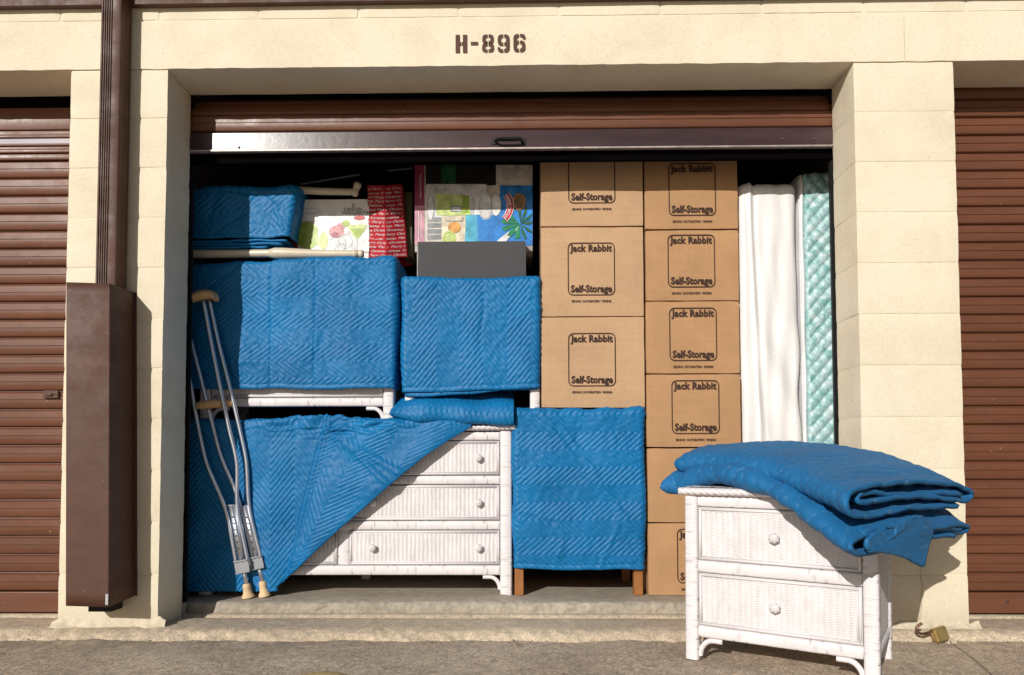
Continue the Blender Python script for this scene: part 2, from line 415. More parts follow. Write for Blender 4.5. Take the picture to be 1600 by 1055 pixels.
def circle(cx, cz, rx, rz=None, n=20, a0=0, a1=2*PI):
    rz = rz or rx; full = abs(a1-a0-2*PI) < 1e-6
    return [(cx+rx*math.cos(a0+(a1-a0)*k/(n if full else n-1)), cz+rz*math.sin(a0+(a1-a0)*k/(n if full else n-1))) for k in range(n)]

# ------------------------------------------------------------------ the setting
W = 2.7565; PIL = .4; BH = .2032; HT = 11*BH; WT = .2; DOORY = .22

# paving: one sheet, gently uneven near the building, reaching the horizon
xs = np.concatenate([np.linspace(-60, -2.2, 18), np.linspace(-2, 5, 150), np.linspace(5.3, 62, 18)])
ys = np.concatenate([np.linspace(-80, -3.2, 16), np.linspace(-3, -.02, 90), [.02, .3]])
X, Y = np.meshgrid(xs, ys, indexing='ij')
near = sm(-1, 1, 1-np.abs(np.clip(X, -3, 6)-1.5)/4)
Z = -.035+.003*waves(X, Y, 3, .55)*near+.0012*waves(X, Y, 4, .09)*near+.006*np.clip(Y+.5, -1, 0)
# shallow joint line cut in the paving near the right pillar
jl = np.abs((X-3.04)*(-.41)-(Y+.05)*(-.123))/math.hypot(.41, .123); Z = Z-.006*np.exp(-(jl/.006)**2)*(X > 2.5)*(X < 3.2)
g = new_obj('ground', grid_mesh('ground', np.stack([X, Y, Z], -1), GROUND)); tag(g, kind='structure')
jb = MB()
pts = [(3.04, -.05), (3.022, -.11), (3.004, -.17), (2.988, -.25), (2.965, -.33), (2.945, -.40), (2.91, -.50), (2.885, -.62)]
for a, b in zip(pts, pts[1:]):
    wv = .0015
    jb.add([(a[0]-wv, a[1], -.0305), (a[0]+wv, a[1], -.0305), (b[0]+wv, b[1], -.0315), (b[0]-wv, b[1], -.0315)], [(0, 1, 2, 3)])
crack = jb.build('ground_joint', SEAMD); tag(crack, kind='structure')

# apron in front of the doors: cast strip with a broken outer edge, drip groove at the door line
prof = [(-.10, -.06), (-.083, -.045), (-.072, -.028), (-.058, -.012), (-.04, -.004), (-.01, 0), (.05, .001), (.12, .001), (.155, -.001), (.170, -.006), (.178, -.013), (.190, -.014), (.198, -.006), (.206, .001), (.215, .003), (.26, .003)]
xs = np.linspace(-2.0, 4.8, 680); pr = np.array(prof)
t = np.linspace(0, 1, 60); cum = np.concatenate([[0], np.cumsum(np.hypot(*np.diff(pr, axis=0).T))]); cum /= cum[-1]
py_ = np.interp(t, cum, pr[:, 0]); pz_ = np.interp(t, cum, pr[:, 1])
X, PYY = np.meshgrid(xs, py_, indexing='ij'); _, PZZ = np.meshgrid(xs, pz_, indexing='ij')
edge = sm(.0, -.06, PYY)
Yv = PYY+edge*(.007*waves(X, PZZ*3, 11, .16)+.004*waves(X, PZZ, 12, .04))+.004*waves(X, PYY*0, 13, .5)
Zv = PZZ+.0004*waves(X, PYY, 14, .05)+.0016*edge*waves(X, PYY, 15, .03)+.0006*waves(X, PYY, 16, .3)
o = new_obj('apron', grid_mesh('apron', np.stack([X, Yv, Zv], -1), APRON)); tag(o, kind='structure')

# raised floor of the storage room, worn rounded nosing
prof = [(.236, -.01), (.236, .02), (.24, .034), (.249, .043), (.262, .047), (.30, .049), (.36, .05), (.5, .05), (.8, .05), (3.2, .05)]
xs = np.linspace(.004, W-.004, 420); pr = np.array(prof); t = np.concatenate([np.linspace(0, .12, 46), np.linspace(.13, 1, 30)])
cum = np.concatenate([[0], np.cumsum(np.hypot(*np.diff(pr, axis=0).T))]); cum /= cum[-1]
X, PYY = np.meshgrid(xs, np.interp(t, cum, pr[:, 0]), indexing='ij'); _, PZZ = np.meshgrid(xs, np.interp(t, cum, pr[:, 1]), indexing='ij')
nose = np.exp(-((PYY-.25)/.03)**2)
Yv = PYY+nose*(.004*waves(X, PZZ*4, 21, .12)+.003*waves(X, PZZ, 22, .03))
Zv = PZZ+nose*(.0018*waves(X, PYY, 23, .04)+.002*waves(X, PYY, 24, .2))*(PZZ > .02)
o = new_obj('storage_floor', grid_mesh('storage_floor', np.stack([X, Yv, Zv], -1), SLAB)); tag(o, kind='structure')
mb = MB(); mb.box(-.2, 0, .2, 3.2, -.02, .0485); mb.box(W, W+.2, .2, 3.2, -.02, .0485); mb.box(-2.2, -.2, .245, 3.2, -.02, .05); mb.box(W+.2, 4.9, .245, 3.2, -.02, .05)
tag(mb.build('floor_slab', SLAB), kind='structure')

# inside shell of the storage rooms
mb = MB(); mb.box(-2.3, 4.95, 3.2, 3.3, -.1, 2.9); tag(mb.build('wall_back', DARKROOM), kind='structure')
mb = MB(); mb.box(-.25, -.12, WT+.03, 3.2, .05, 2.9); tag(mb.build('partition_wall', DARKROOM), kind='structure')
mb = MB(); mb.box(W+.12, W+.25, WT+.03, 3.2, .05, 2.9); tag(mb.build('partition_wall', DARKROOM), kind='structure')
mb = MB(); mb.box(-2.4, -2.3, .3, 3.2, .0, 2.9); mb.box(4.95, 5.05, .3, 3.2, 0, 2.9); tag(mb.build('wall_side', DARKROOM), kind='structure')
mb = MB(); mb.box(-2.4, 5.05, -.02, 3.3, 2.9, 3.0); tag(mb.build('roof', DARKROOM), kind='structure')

# front wall: mortar core with real blocks as parts
wall = MB()
m_ = .0032
for x0, x1 in ((-PIL, 0), (W, W+PIL)):
    wall.box(x0+m_, x1-m_, m_, WT-m_, -.03, HT)
wall.box(-2.4, 4.95, m_, WT-m_, HT+.004, 2.88)
wall_o = tag(wall.build('wall_front', CREAM), kind='structure')
J = .0068
pil_meshes = [bm_mesh('block', rough_box(PIL-.001, WT, BH-J, 14, 6, 7, .0012, .0058, s), CREAM) for s in range(5)]
half_meshes = [bm_mesh('block', rough_box(PIL/2-.002, WT, BH-J, 7, 6, 7, .0010, .0045, 20+s), CREAM) for s in range(2)]
for x0 in (-PIL, W):
    for k in range(11):
        b = new_obj('block', pil_meshes[(k*3+(1 if x0 > 0 else 0)) % 5], wall_o)
        b.location = (x0+.0005+random.uniform(-.0008, .0008), random.uniform(-.0008, .0008), k*BH+J/2)
# the course above the lintel
tb = [bm_mesh('block', rough_box(.4064-J, WT, BH-J, 14, 4, 7, .0010, .004, 40+s), CREAM) for s in range(3)]
x = 1.179-.4064*9; k = 0
while x < 4.9:
    b = new_obj('block', tb[k % 3], wall_o); b.location = (x+J/2, random.uniform(-.0008, .0008), HT+BH+J/2); x += .4064; k += 1
# poured lintel beam, in pieces that meet over the pillars
for x0, x1, s in ((-2.4, -.2, 61), (-.2, 2.962, 62), (2.962, 4.9, 63)):
    bm = rough_box(x1-x0-.002, WT+.006, BH-J+.002, int((x1-x0)/.03), 6, 8, .0012, .003, s)
    for v in bm.verts:   # ragged, chipped lower arris
        q = v.co+Vector((x0, 0, 0))
        if v.co.z < .005 and v.co.y < .01: v.co.z += .0025*mnoise.noise(q*14)+.0035*max(0, mnoise.noise(q*40+Vector((5, 0, 0)))-.25)
    b = new_obj('lintel', bm_mesh('lintel', bm, CREAM), wall_o); b.location = (x0+.001, -.003, HT+.001)
# skim of mortar smeared along the foot of both pillars
for x0, x1, s in ((-PIL-.02, .03, 1), (W-.03, W+PIL+.035, 2)):
    xs = np.linspace(x0, x1, 90); ts = np.linspace(0, 1, 14)
    X, T = np.meshgrid(xs, ts, indexing='ij')
    wv = .6+.4*waves(X, T*0, 70+s, .1)
    Yv = -.002-.026*wv*(1-T)**1.7-.001*waves(X, T*.03, 75+s, .02); Zv = .0+.036*T*(.7+.3*waves(X, T*0, 72+s, .07))+.001*waves(X, T*.05, 77+s, .025)
    Zv[:, 0] = -.006; Yv[:, -1] = .003
    new_obj('mortar_skim', grid_mesh('mortar_skim', np.stack([X, Yv, Zv], -1), CREAM), wall_o)

# stencilled unit number painted on the lintel
mk = MB(); mk.keep = True
yF = -.0062
def half_ring(cx, cz, rx, rz, t_, side, gap, a_cut=(0, 0)):
    """left/right half of a block-ish ring: side -1 / +1"""
    def se(a, rx_, rz_): c, s_ = math.cos(a), math.sin(a); return (math.copysign(abs(c)**.62, c)*rx_, math.copysign(abs(s_)**.62, s_)*rz_)
    n = 14; A = [(-PI/2+a_cut[0])+(PI-a_cut[0]-a_cut[1])*k/(n-1) for k in range(n)]
    o_, i_ = [], []
    for a in A:
        p, q = se(a, rx, rz), se(a, rx-t_, rz-t_)
        o_.append((cx+side*max(p[0], gap), cz+p[1])); i_.append((cx+side*max(q[0], gap), cz+q[1]))
    vs = [(p[0], yF, p[1]) for p in o_]+[(p[0], yF, p[1]) for p in i_]
    mk.add(vs, [(k, k+1, n+k+1, n+k) for k in range(n-1)])
def bump_y():
    global yF
    yF -= .0003
def rect(x0, x1, z0, z1): mk.add([(x0, yF, z0), (x1, yF, z0), (x1, yF, z1), (x0, yF, z1)], [(0, 1, 2, 3)])
a = P(712, 84, 0); b = P(821, 56, 0); sc = (b.x-a.x)/422; zb = a.z; hh = (P(712, 56, 0).z-a.z)
def ux(u): return a.x+(u-453)*sc
def slopez(u): return (u-453)*sc*.0
bar = .026
rect(ux(453), ux(479), zb, zb+hh); rect(ux(497), ux(523), zb, zb+hh); rect(ux(479), ux(486), zb+hh*.40, zb+hh*.60); rect(ux(490), ux(497), zb+hh*.40, zb+hh*.60)
rect(ux(545), ux(589), zb+hh*.42, zb+hh*.60)
r8 = sc*36; gp = sc*3.2; tk = sc*23
for cu in (649,):   # 8
    for sd in (-1, 1):
        half_ring(ux(cu), zb+hh*.735, r8*.96, hh*.275, tk*.86, sd, gp); half_ring(ux(cu), zb+hh*.265, r8, hh*.265, tk*.86, sd, gp)
cu = 743   # 9
bump_y()
for sd in (-1, 1): half_ring(ux(cu), zb+hh*.68, r8, hh*.32, tk*.9, sd, gp)
bump_y(); mk.add([(ux(cu)+r8-tk*.95, yF, zb+hh*.30), (ux(cu)+r8, yF, zb+hh*.30), (ux(cu)+r8, yF, zb+hh*.68), (ux(cu)+r8-tk*.95, yF, zb+hh*.68)], [(0, 1, 2, 3)])
bump_y(); half_ring(ux(cu), zb+hh*.30, r8, hh*.30, tk*.9, 1, gp, (0, PI/2)); bump_y(); half_ring(ux(cu), zb+hh*.23, r8, hh*.23, tk*.8, -1, gp, (0, PI/2-.15))
cu = 838   # 6
for sd in (-1, 1): half_ring(ux(cu), zb+hh*.32, r8, hh*.32, tk*.9, sd, gp)
bump_y(); mk.add([(ux(cu)-r8, yF, zb+hh*.32), (ux(cu)-r8+tk*.95, yF, zb+hh*.32), (ux(cu)-r8+tk*.95, yF, zb+hh*.70), (ux(cu)-r8, yF, zb+hh*.70)], [(0, 1, 2, 3)])
bump_y(); half_ring(ux(cu), zb+hh*.70, r8, hh*.30, tk*.9, -1, gp, (PI/2, 0)); bump_y(); half_ring(ux(cu), zb+hh*.77, r8, hh*.23, tk*.8, 1, gp, (PI/2-.15, 0))
me = mk.mesh('unit_number', PAINTMARK); face_front(me); new_obj('unit_number', me, wall_o)

mb = MB(); cp = [(1441, 880), (1438, 900), (1442, 918), (1439, 935), (1441, 950), (1437, 966), (1439, 978)]
for a_, b_ in zip(cp, cp[1:]):
    p, q = P(*a_, -.0022), P(*b_, -.0022); mb.add([(p.x-.0009, p.y, p.z), (q.x-.0009, q.y, q.z), (q.x+.0009, q.y, q.z), (p.x+.0009, p.y, p.z)], [(0, 1, 2, 3)])
mb.build('crack', plain('crack_dirt', (.35, .29, .21), .9), wall_o)

# brown fascia above the wall
mb = MB(); zf0 = P(75, 13, -.02).z
vs = [(-2.4, P(0, 14, -.02).z), (4.95, P(1600, 0, -.02).z-.001)]
mb.add([(-2.4, -.03, 2.485), (4.95, -.03, 2.499), (4.95, -.004, 2.499), (-2.4, -.004, 2.485), (-2.4, -.03, 2.85), (4.95, -.03, 2.85), (4.95, -.004, 2.85), (-2.4, -.004, 2.85)],
       [(0, 3, 2, 1), (4, 5, 6, 7), (0, 1, 5, 4), (1, 2, 6, 5), (2, 3, 7, 6), (3, 0, 4, 7)])
fas = mb.build('eaves_fascia', BROWN_SM); tag(fas, 'brown metal fascia strip running along the very top above the block wall', 'fascia')

# ------------------------------------------------------------------ roller doors
SH = .0775
slat_prof = [(.014, 0), (.003, .004), (0, .008), (0, .036), (.0035, .0375), (.0035, .0395), (0, .041), (0, .0665), (.004, .0715), (.013, .0745), (.014, .0775)]
def slat_mesh(L):
    m = MB(); m.extrude_x([(y-.010, z) for y, z in slat_prof]+[(.008, SH), (.008, 0)], 0, L, closed=True)
    return m.mesh('slat', BROWN, True, True)
def door_root(name, x, label): return empty(name, (x, DOORY, 0), label, 'roller door')
# left and right closed doors
for (x0, x1, label, z0, left) in ((-2.2, -PIL-.004, 'closed brown roller door left of the downpipe, with a glint painted as a pale rail near its top', .012, True), (W+PIL+.004, 4.7, 'closed brown roller door at the right edge behind the blanket stack', .012, False)):
    d = door_root('roller_door', x0, label); sm_ = slat_mesh(x1-x0)
    mb = MB(); mb.box(0, x1-x0, -.018, .012, z0, z0+.085, .003); mb.build('bottom_bar', BROWN, d)
    n = 24 if left else 28
    for k in range(n):
        s = new_obj('slat', sm_, d); s.location = (random.uniform(-.001, .001), random.uniform(-.0012, .0012), z0+.087+k*SH)
    if left:
        ztop = z0+.087+n*SH
        mb = MB(); mb.box(0, x1-x0, -.012, .008, ztop+.001, ztop+.027, .004); mb.build('head_rib', BROWN, d, True, True); ztop += .028
        mb = MB(); mb.box(0, x1-x0, -.02, .008, ztop+.001, ztop+.016, .003); mb.box(0, x1-x0, -.013, .008, ztop+.0165, ztop+.031, .003)
        mb.box(0, x1-x0, -.02, .008, ztop+.0315, ztop+.039, .003); mb.build('head_rib', BROWN, d, True, True)
        mb = MB(); mb.box(0, x1-x0, -.016, .008, ztop+.0395, ztop+.066, .004); o = mb.build('glint_rail', plain('painted_glint_grey', (.36, .32, .36), .5), d); o['label'] = 'rail across the door, its glint painted on in pale grey'  # pale colour stands in for a reflection stripe on the door
        mb = MB(); mb.box(0, x1-x0, -.022, .008, ztop+.0665, ztop+.078, .003); mb.box(0, x1-x0, -.012, .008, ztop+.0785, ztop+.102, .003); mb.box(0, x1-x0, -.019, .008, ztop+.1025, ztop+.2, .004)
        mb.build('head_rib', BROWN, d, True, True)
        q = P(79, 618, DOORY-.02)   # slide latch
        lx = q.x-x0
        mb = MB(); mb.box(lx-.032, lx+.034, -.022, -.0105, q.z-.012, q.z+.022, .003); mb.box(lx-.018, lx+.010, -.030, -.0225, q.z-.002, q.z+.008, .002); mb.box(lx+.014, lx+.036, -.026, -.0225, q.z+.003, q.z+.010, .001)
        lt = mb.build('latch', BROWN_SM, d)
        mb = MB(); mb.lathe([(.005, 0), (.005, .006), (.003, .008)], (x1-x0-.08, -.018, .05), 'y', 10); mb.build('bolt', RIVET, d)
    else:
        mb = MB(); mb.lathe([(.006, 0), (.006, .006), (.003, .009)], (P(1574, 937, .2).x-x0, -.018, .06), 'y', 10); mb.build('bolt', RIVET, d)
# main door, rolled up
zb = P(800, 236, DOORY).z; zt_bar = P(800, 207, DOORY).z
d = door_root('roller_door', 0, 'brown roller door rolled up under the lintel with a handle on its bottom bar'); L0, L1 = -.02, W+.02
sm_ = slat_mesh(L1-L0)
z = zt_bar+.009
for k in range(3):
    s = new_obj('slat', sm_, d); s.location = (L0, (0, .003, .045)[k], z+k*SH+.0005*k-.006*(k == 2)); s.rotation_euler = ((0, -.5, -.95)[k], 0, 0)
mb = MB(); mb.extrude_x([(-.012, zt_bar-.001), (-.024, zt_bar-.004), (-.024, zb+.006), (-.03, zb+.003), (-.03, zb-.003), (.02, zb-.003), (.02, zt_bar+.008), (-.006, zt_bar+.008)], L0, L1, True)
bb = mb.build('bottom_bar', BAR, d); bb['label'] = 'worn purplish metal bottom bar'
mb = MB(); mb.box(L0, L1, -.033, -.0303, zb-.004, zb+.001); mb.box(L0, L1, -.0325, -.0120, zb-.0052, zb-.0042); mb.build('edge_lip', plain('bare_edge_metal', (.42, .36, .33), .5, metal=.5, var=.3, nscale=20), bb)
mb = MB(); mb.box(L0, L1, .000, .018, zb-.046, zb-.0035, .004); mb.build('shadow_strip', STRIP_BLACK, d)  # added black strip, sized to lower the door's shadow on the cartons
q0, q1 = P(770, 222, DOORY-.03), P(820, 222, DOORY-.03); hz = (P(795, 221, DOORY-.03).z)
mb = MB(); mb.box(q0.x-.004, q0.x+.016, -.028, -.0245, hz-.012, hz+.014, .004); mb.box(q1.x-.016, q1.x+.004, -.028, -.0245, hz-.012, hz+.014, .004)
mb.tube([(q0.x+.012, -.026, hz), (q0.x+.016, -.048, hz), (q0.x+.026, -.056, hz), (q1.x-.026, -.056, hz), (q1.x-.016, -.048, hz), (q1.x-.012, -.026, hz)], .0055, 8)
mb.box(q0.x+.014, q1.x-.014, -.036, -.0285, hz+.008, hz+.018, .002)
hd = mb.build('handle', BLACK, bb)
for px in (373, 1223, 1272, 776, 814):
    mb = MB(); c = P(px, 221+(9 if px < 400 else -4 if px > 1200 else 0), DOORY-.025); mb.lathe([(.0062, 0), (.0058, .003), (.003, .0052)], (c.x, -.0245, c.z), 'y', 10); mb.build('rivet', RIVET, bb, True, True)
# guide rails either side
for gx, lab in ((-.029, 'black door guide rail at the left jamb'), (W+.003, 'black door guide rail at the right jamb beside the teal mattress')):
    mb = MB(); mb.box(gx, gx+.026, .232, .248, .0, 2.4); mb.box(gx+.004, gx+.010, .226, .2315, .0, 2.3)
    o = mb.build('door_guide', BLACK); tag(o, lab, 'guide rail')
# drum behind the lintel
mb = MB(); mb.tube([(-.02, .40, 2.50), (W+.02, .40, 2.50)], .15, 24); o = mb.build('door_drum', BLACK, d); o.location = (0, -DOORY, 0)

# ------------------------------------------------------------------ downpipe and its guard
ds = empty('downpipe', (-.2, -.04, 0), 'ribbed brown square downpipe on the left pillar entering the tall metal guard', 'downpipe')
xl, xr, yf, yb = -.230, -.149, -.083, -.010
prof = [(xl, yb), (xl, yf+.004), (xl+.004, yf)]
k = 0; x = xl+.008
while x < xl+.050:
    prof += [(x, yf), (x+.002, yf+.0045), (x+.004, yf+.0045), (x+.006, yf)]; x += .0088
prof += [(xr-.006, yf), (xr-.001, yf+.003), (xr, yf+.008), (xr, yf+.03), (xr-.003, yf+.034), (xr-.003, yf+.04), (xr, yf+.044), (xr, yb)]
n = len(prof); mb = MB()
zs = [1.28, 1.7, 2.1, 2.60]
for a_, b_ in zip(zs, zs[1:]):
    mb.add([(p[0], p[1], a_) for p in prof]+[(p[0], p[1], b_) for p in prof], [(i, (i+1) % n, n+(i+1) % n, n+i) for i in range(n)])
o = mb.build('pipe', BROWN_SM, ds, True, True); o.location = (.2, .04, 0)
mb = MB()
o2 = None
yg = -.155
A = [P(103, 441, yg), P(172, 443, yg), P(170, 949, yg), P(102, 947, yg)]
B = [Vector((A[0].x, 0, A[0].z+.005)), Vector((P(210, 457, 0).x, 0, P(210, 457, 0).z)), Vector((P(209, 931, -.01).x, 0, P(209, 931, 0).z)), Vector((A[3].x+.0, 0, A[3].z))]
gd = empty('downpipe_guard', (-.2, -.08, 0), 'tall brown sheet metal guard box around the foot of the downpipe', 'guard')
def off(p, d_): return Vector(p)+Vector(d_)
mb = MB()
# sheet-metal box with real thickness: front, right, left sheets
def sheet(mb, q, t_):
    q = [Vector(x) for x in q]; nrm = (q[1]-q[0]).cross(q[3]-q[0]).normalized()*t_
    mb.add([*q, *[x-nrm for x in q]], [(0, 1, 2, 3), (7, 6, 5, 4), (0, 4, 5, 1), (1, 5, 6, 2), (2, 6, 7, 3), (3, 7, 4, 0)])
bm = bmesh.new()
NX, NZ = 6, 26
def lerp(a, b, t): return a+(b-a)*t
fr = np.zeros((NZ+1, 15, 3))
for k in range(NZ+1):
    t_ = k/NZ; l0 = lerp(Vector((A[3].x, 0, A[3].z)), Vector((A[0].x, 0, A[0].z)), t_); f0 = lerp(A[3], A[0], t_); f1 = lerp(A[2], A[1], t_); b1 = lerp(B[2], B[1], t_)
    row = [l0, lerp(l0, f0, .5), f0+Vector((0, .003, 0)), f0+Vector((.003, 0, 0))]+[lerp(f0, f1, u) for u in (.2, .4, .6, .8)]+[f1+Vector((-.003, 0, 0)), f1+Vector((0, .003, 0))]+[lerp(f1, b1, u) for u in (.25, .5, .75)]+[b1+Vector((0, -.003, 0)), b1+Vector((.010, -.003, 0))]
    for j, p in enumerate(row):
        wob = .0018*mnoise.noise(Vector((p.x*6, p.y*6, p.z*2.5)))
        fr[k, j] = (p.x, p.y+(wob if 3 < j < 8 else 0), p.z)
me = grid_mesh('casing', fr, BROWN_SM); me.set_sharp_from_angle(angle=math.radians(30))
o = new_obj('casing', me, gd); o.location = (.2, .08, 0); md = o.modifiers.new('solid', 'SOLIDIFY'); md.thickness = .0015; md.offset = -1
mb = MB(); mb.box(-.225, -.135, -.085, -.012, .075, .13); o = mb.build('outlet', BLACK, gd); o.location = (.2, .08, 0)
mb = MB()
for z in (.5, .82, .9): mb.box(A[1].x-.006+(.82-z)*-.02, A[1].x+.0008+(.82-z)*.022, yg-.0015, yg+.002, z, z+.014)
mb2 = MB(); mb2.box(A[2].x-.012, A[2].x-.002, yg-.0025, yg-.0015, .115, .155)
o = mb2.build('paint_chip', plain('bare_zinc', (.45, .45, .47), .5), gd); o.location = (.2, .08, 0)

# ------------------------------------------------------------------ wicker furniture
def mesh_cached(cache={}): return cache
_c = {}
def wrapped_bar(L, w_, d_, seed=0, period=.0068, taper=0):
    """bar along local z, wrapped with cane: rounded section, ridge per wrap. returns mesh"""
    key = ('bar', round(L, 3), round(w_, 3), round(d_, 3), seed)
    if key in _c: return _c[key]
    r = np.random.default_rng(seed+5); n = 16; nr = max(6, int(L/period*4)); zs = np.linspace(0, L, nr)
    th = np.arange(n)/n*2*PI; ex = .45
    cx = np.sign(np.cos(th))*np.abs(np.cos(th))**ex; cy = np.sign(np.sin(th))*np.abs(np.sin(th))**ex
    ph = zs/period; idx = np.floor(ph).astype(int); jit = r.uniform(-1, 1, idx.max()+2); gap = r.random(idx.max()+2)
    h = np.abs(np.sin(PI*ph))**.6*.0011+jit[idx]*.00022
    deep = (gap[idx] < .38)[:, None]*(np.cos(th[None, :]+(gap[idx]*97)[:, None]) > .88)*(np.abs(np.sin(PI*ph)) < .8)[:, None]
    H = h[:, None]-deep*.0022
    Pt = np.zeros((nr, n, 3)); Pt[..., 0] = cx[None]*(w_/2-.001)+cx[None]*H; Pt[..., 1] = cy[None]*(d_/2-.001)+cy[None]*H
    Pt[..., 2] = zs[:, None]+.0006*np.sin(th[None]*2+idx[:, None])
    crevice_shade = np.clip(1-np.abs(np.sin(PI*ph))*2.2, 0, 1)[:, None]*np.ones((1, n))*.30+deep*.75  # shade painted between the wraps and into the deep gaps
    # closing rings
    cap0 = Pt[:1]*1; cap0[..., :2] *= .02; cap1 = Pt[-1:]*1; cap1[..., :2] *= .02
    Pt = np.concatenate([cap0, Pt, cap1]); crevice_shade = np.concatenate([crevice_shade[:1], crevice_shade, crevice_shade[-1:]])
    me = grid_mesh('cane_bar', Pt, WICK, True, {'crevice_shade': crevice_shade}); _c[key] = me; return me
def weave_panel(w_, h_, seed=0, res=1.0):
    """woven cane panel in the xz plane, facing -y"""
    key = ('weave', round(w_, 3), round(h_, 3), seed)
    if key in _c: return _c[key]
    nx, nz = int(w_/(.0028*res)), int(h_/(.0016*res)); x = np.linspace(0, w_, nx); z = np.linspace(0, h_, nz)
    X, Z = np.meshgrid(x, z, indexing='ij'); r = np.random.default_rng(seed)
    ps, pr_ = .0125, .0080
    Xw = X+.0010*waves(X, Z, seed+1, .08)
    row = np.floor(Z/pr_); rj = r.uniform(-.6, .6, int(row.max())+2)[row.astype(int)]
    colw = .5+.5*np.cos(2*PI*Xw/.0185)
    row2 = np.floor(Z/pr_+.5*(np.floor(Xw/.0185+.5) % 2)); body = np.abs(np.sin(PI*(Z/pr_+.5*(np.floor(Xw/.0185+.5) % 2))))**.6
    rj = r.uniform(-1, 1, int(row2.max())+3)[row2.astype(int)]
    sidx = np.floor(Xw/.0185+.5).astype(int); sj = r.uniform(-1, 1, int(sidx.max())+3)[np.clip(sidx, 0, None)]
    h = .0019*body*sm(.15, .6, colw)+.0006*colw+.0003*rj*colw+.0005*waves(X, Z, seed+2, .12)
    edge = np.minimum(np.minimum(X, w_-X), np.minimum(Z, h_-Z)); 
    crevice_shade = np.clip(1.0-body*1.15, 0, 1)*sm(.2, .6, colw)*(.85+.3*sj)+.22*sm(.35, .0, colw)*(1+sj*.6)+.07*waves(X, Z*.4, seed+12, .05)  # gaps of the weave tinted darker as painted shade, tone varies per column
    Pt = np.stack([X, -h, Z], -1)
    me = grid_mesh('weave', Pt, WICK, False, {'crevice_shade': np.clip(crevice_shade, 0, 1)}); _c[key] = me; return me
def braid(L, seed=0):
    """braided rope edge along local x"""
    key = ('braid', round(L, 3))
    if key in _c: return _c[key]
    nx = int(L/.0032); n = 12; x = np.linspace(0, L, nx); th = np.arange(n)/n*2*PI
    X, T = np.meshgrid(x, th, indexing='ij')
    lob = np.abs(np.sin((X/.023)*PI+T*.9))**.7*.0050+.0016*np.abs(np.sin(X/.006*PI+T*3))
    R = .0095+lob
    Pt = np.stack([X, -np.cos(T)*R*.75, np.sin(T)*R*.78], -1)
    c0 = Pt[:1]*1; c0[..., 1:] *= .05; c1 = Pt[-1:]*1; c1[..., 1:] *= .05
    crevice_shade = np.clip(1-lob/.0045, 0, 1)*.7  # hollows between braid lobes get painted shade
    Pt = np.concatenate([c0, Pt, c1]); crevice_shade = np.concatenate([crevice_shade[:1], crevice_shade, crevice_shade[-1:]])
    me = grid_mesh('braid', Pt, WICK, True, {'crevice_shade': crevice_shade}); _c[key] = me; return me
def knob_mesh():
    if 'knob' in _c: return _c['knob']
    n, m = 15, 24; Pt = np.zeros((n, m, 3)); crevice_shade = np.zeros((n, m))
    prof = [(.0005, .031), (.006, .0305), (.011, .029), (.0145, .026), (.0168, .022), (.0168, .018), (.0145, .013), (.010, .009), (.008, .006), (.010, .003), (.014, .001), (.015, 0), (.008, 0), (.004, 0), (.0005, 0)]
    for i, (r, h) in enumerate(prof):
        for k in range(m):
            th = 2*PI*k/m; rr = r*(1+.09*math.sin(th*6+i*1.1)); Pt[i, k] = (rr*math.cos(th), -h*(1+.03*math.sin(th*5)), rr*math.sin(th)); crevice_shade[i, k] = max(0, -math.sin(th*6+i*1.1))*.5  # knob grooves shaded through the colour attribute
    me = grid_mesh('knob', Pt, WICK, True, {'crevice_shade': crevice_shade}); _c['knob'] = me; return me
def bracket_mesh():
    if 'br' in _c: return _c['br']
    pts = []; rs = []
    for k in range(60):
        t_ = k/59
        if t_ < .25: p = (.075-.075*.0-(.03)*t_/.25, 0, 0)
        else:
            a_ = (t_-.25)/.75*PI/2; p = (.045-.045*math.sin(a_), 0, -.055*(1-math.cos(a_)))
        pts.append(p); rs.append(.0085+.0011*abs(math.sin(k*PI/3)))
    m = MB(); m.tube(pts, rs, 10); me = m.mesh('bracket', WICK, True); _c['br'] = me; return me

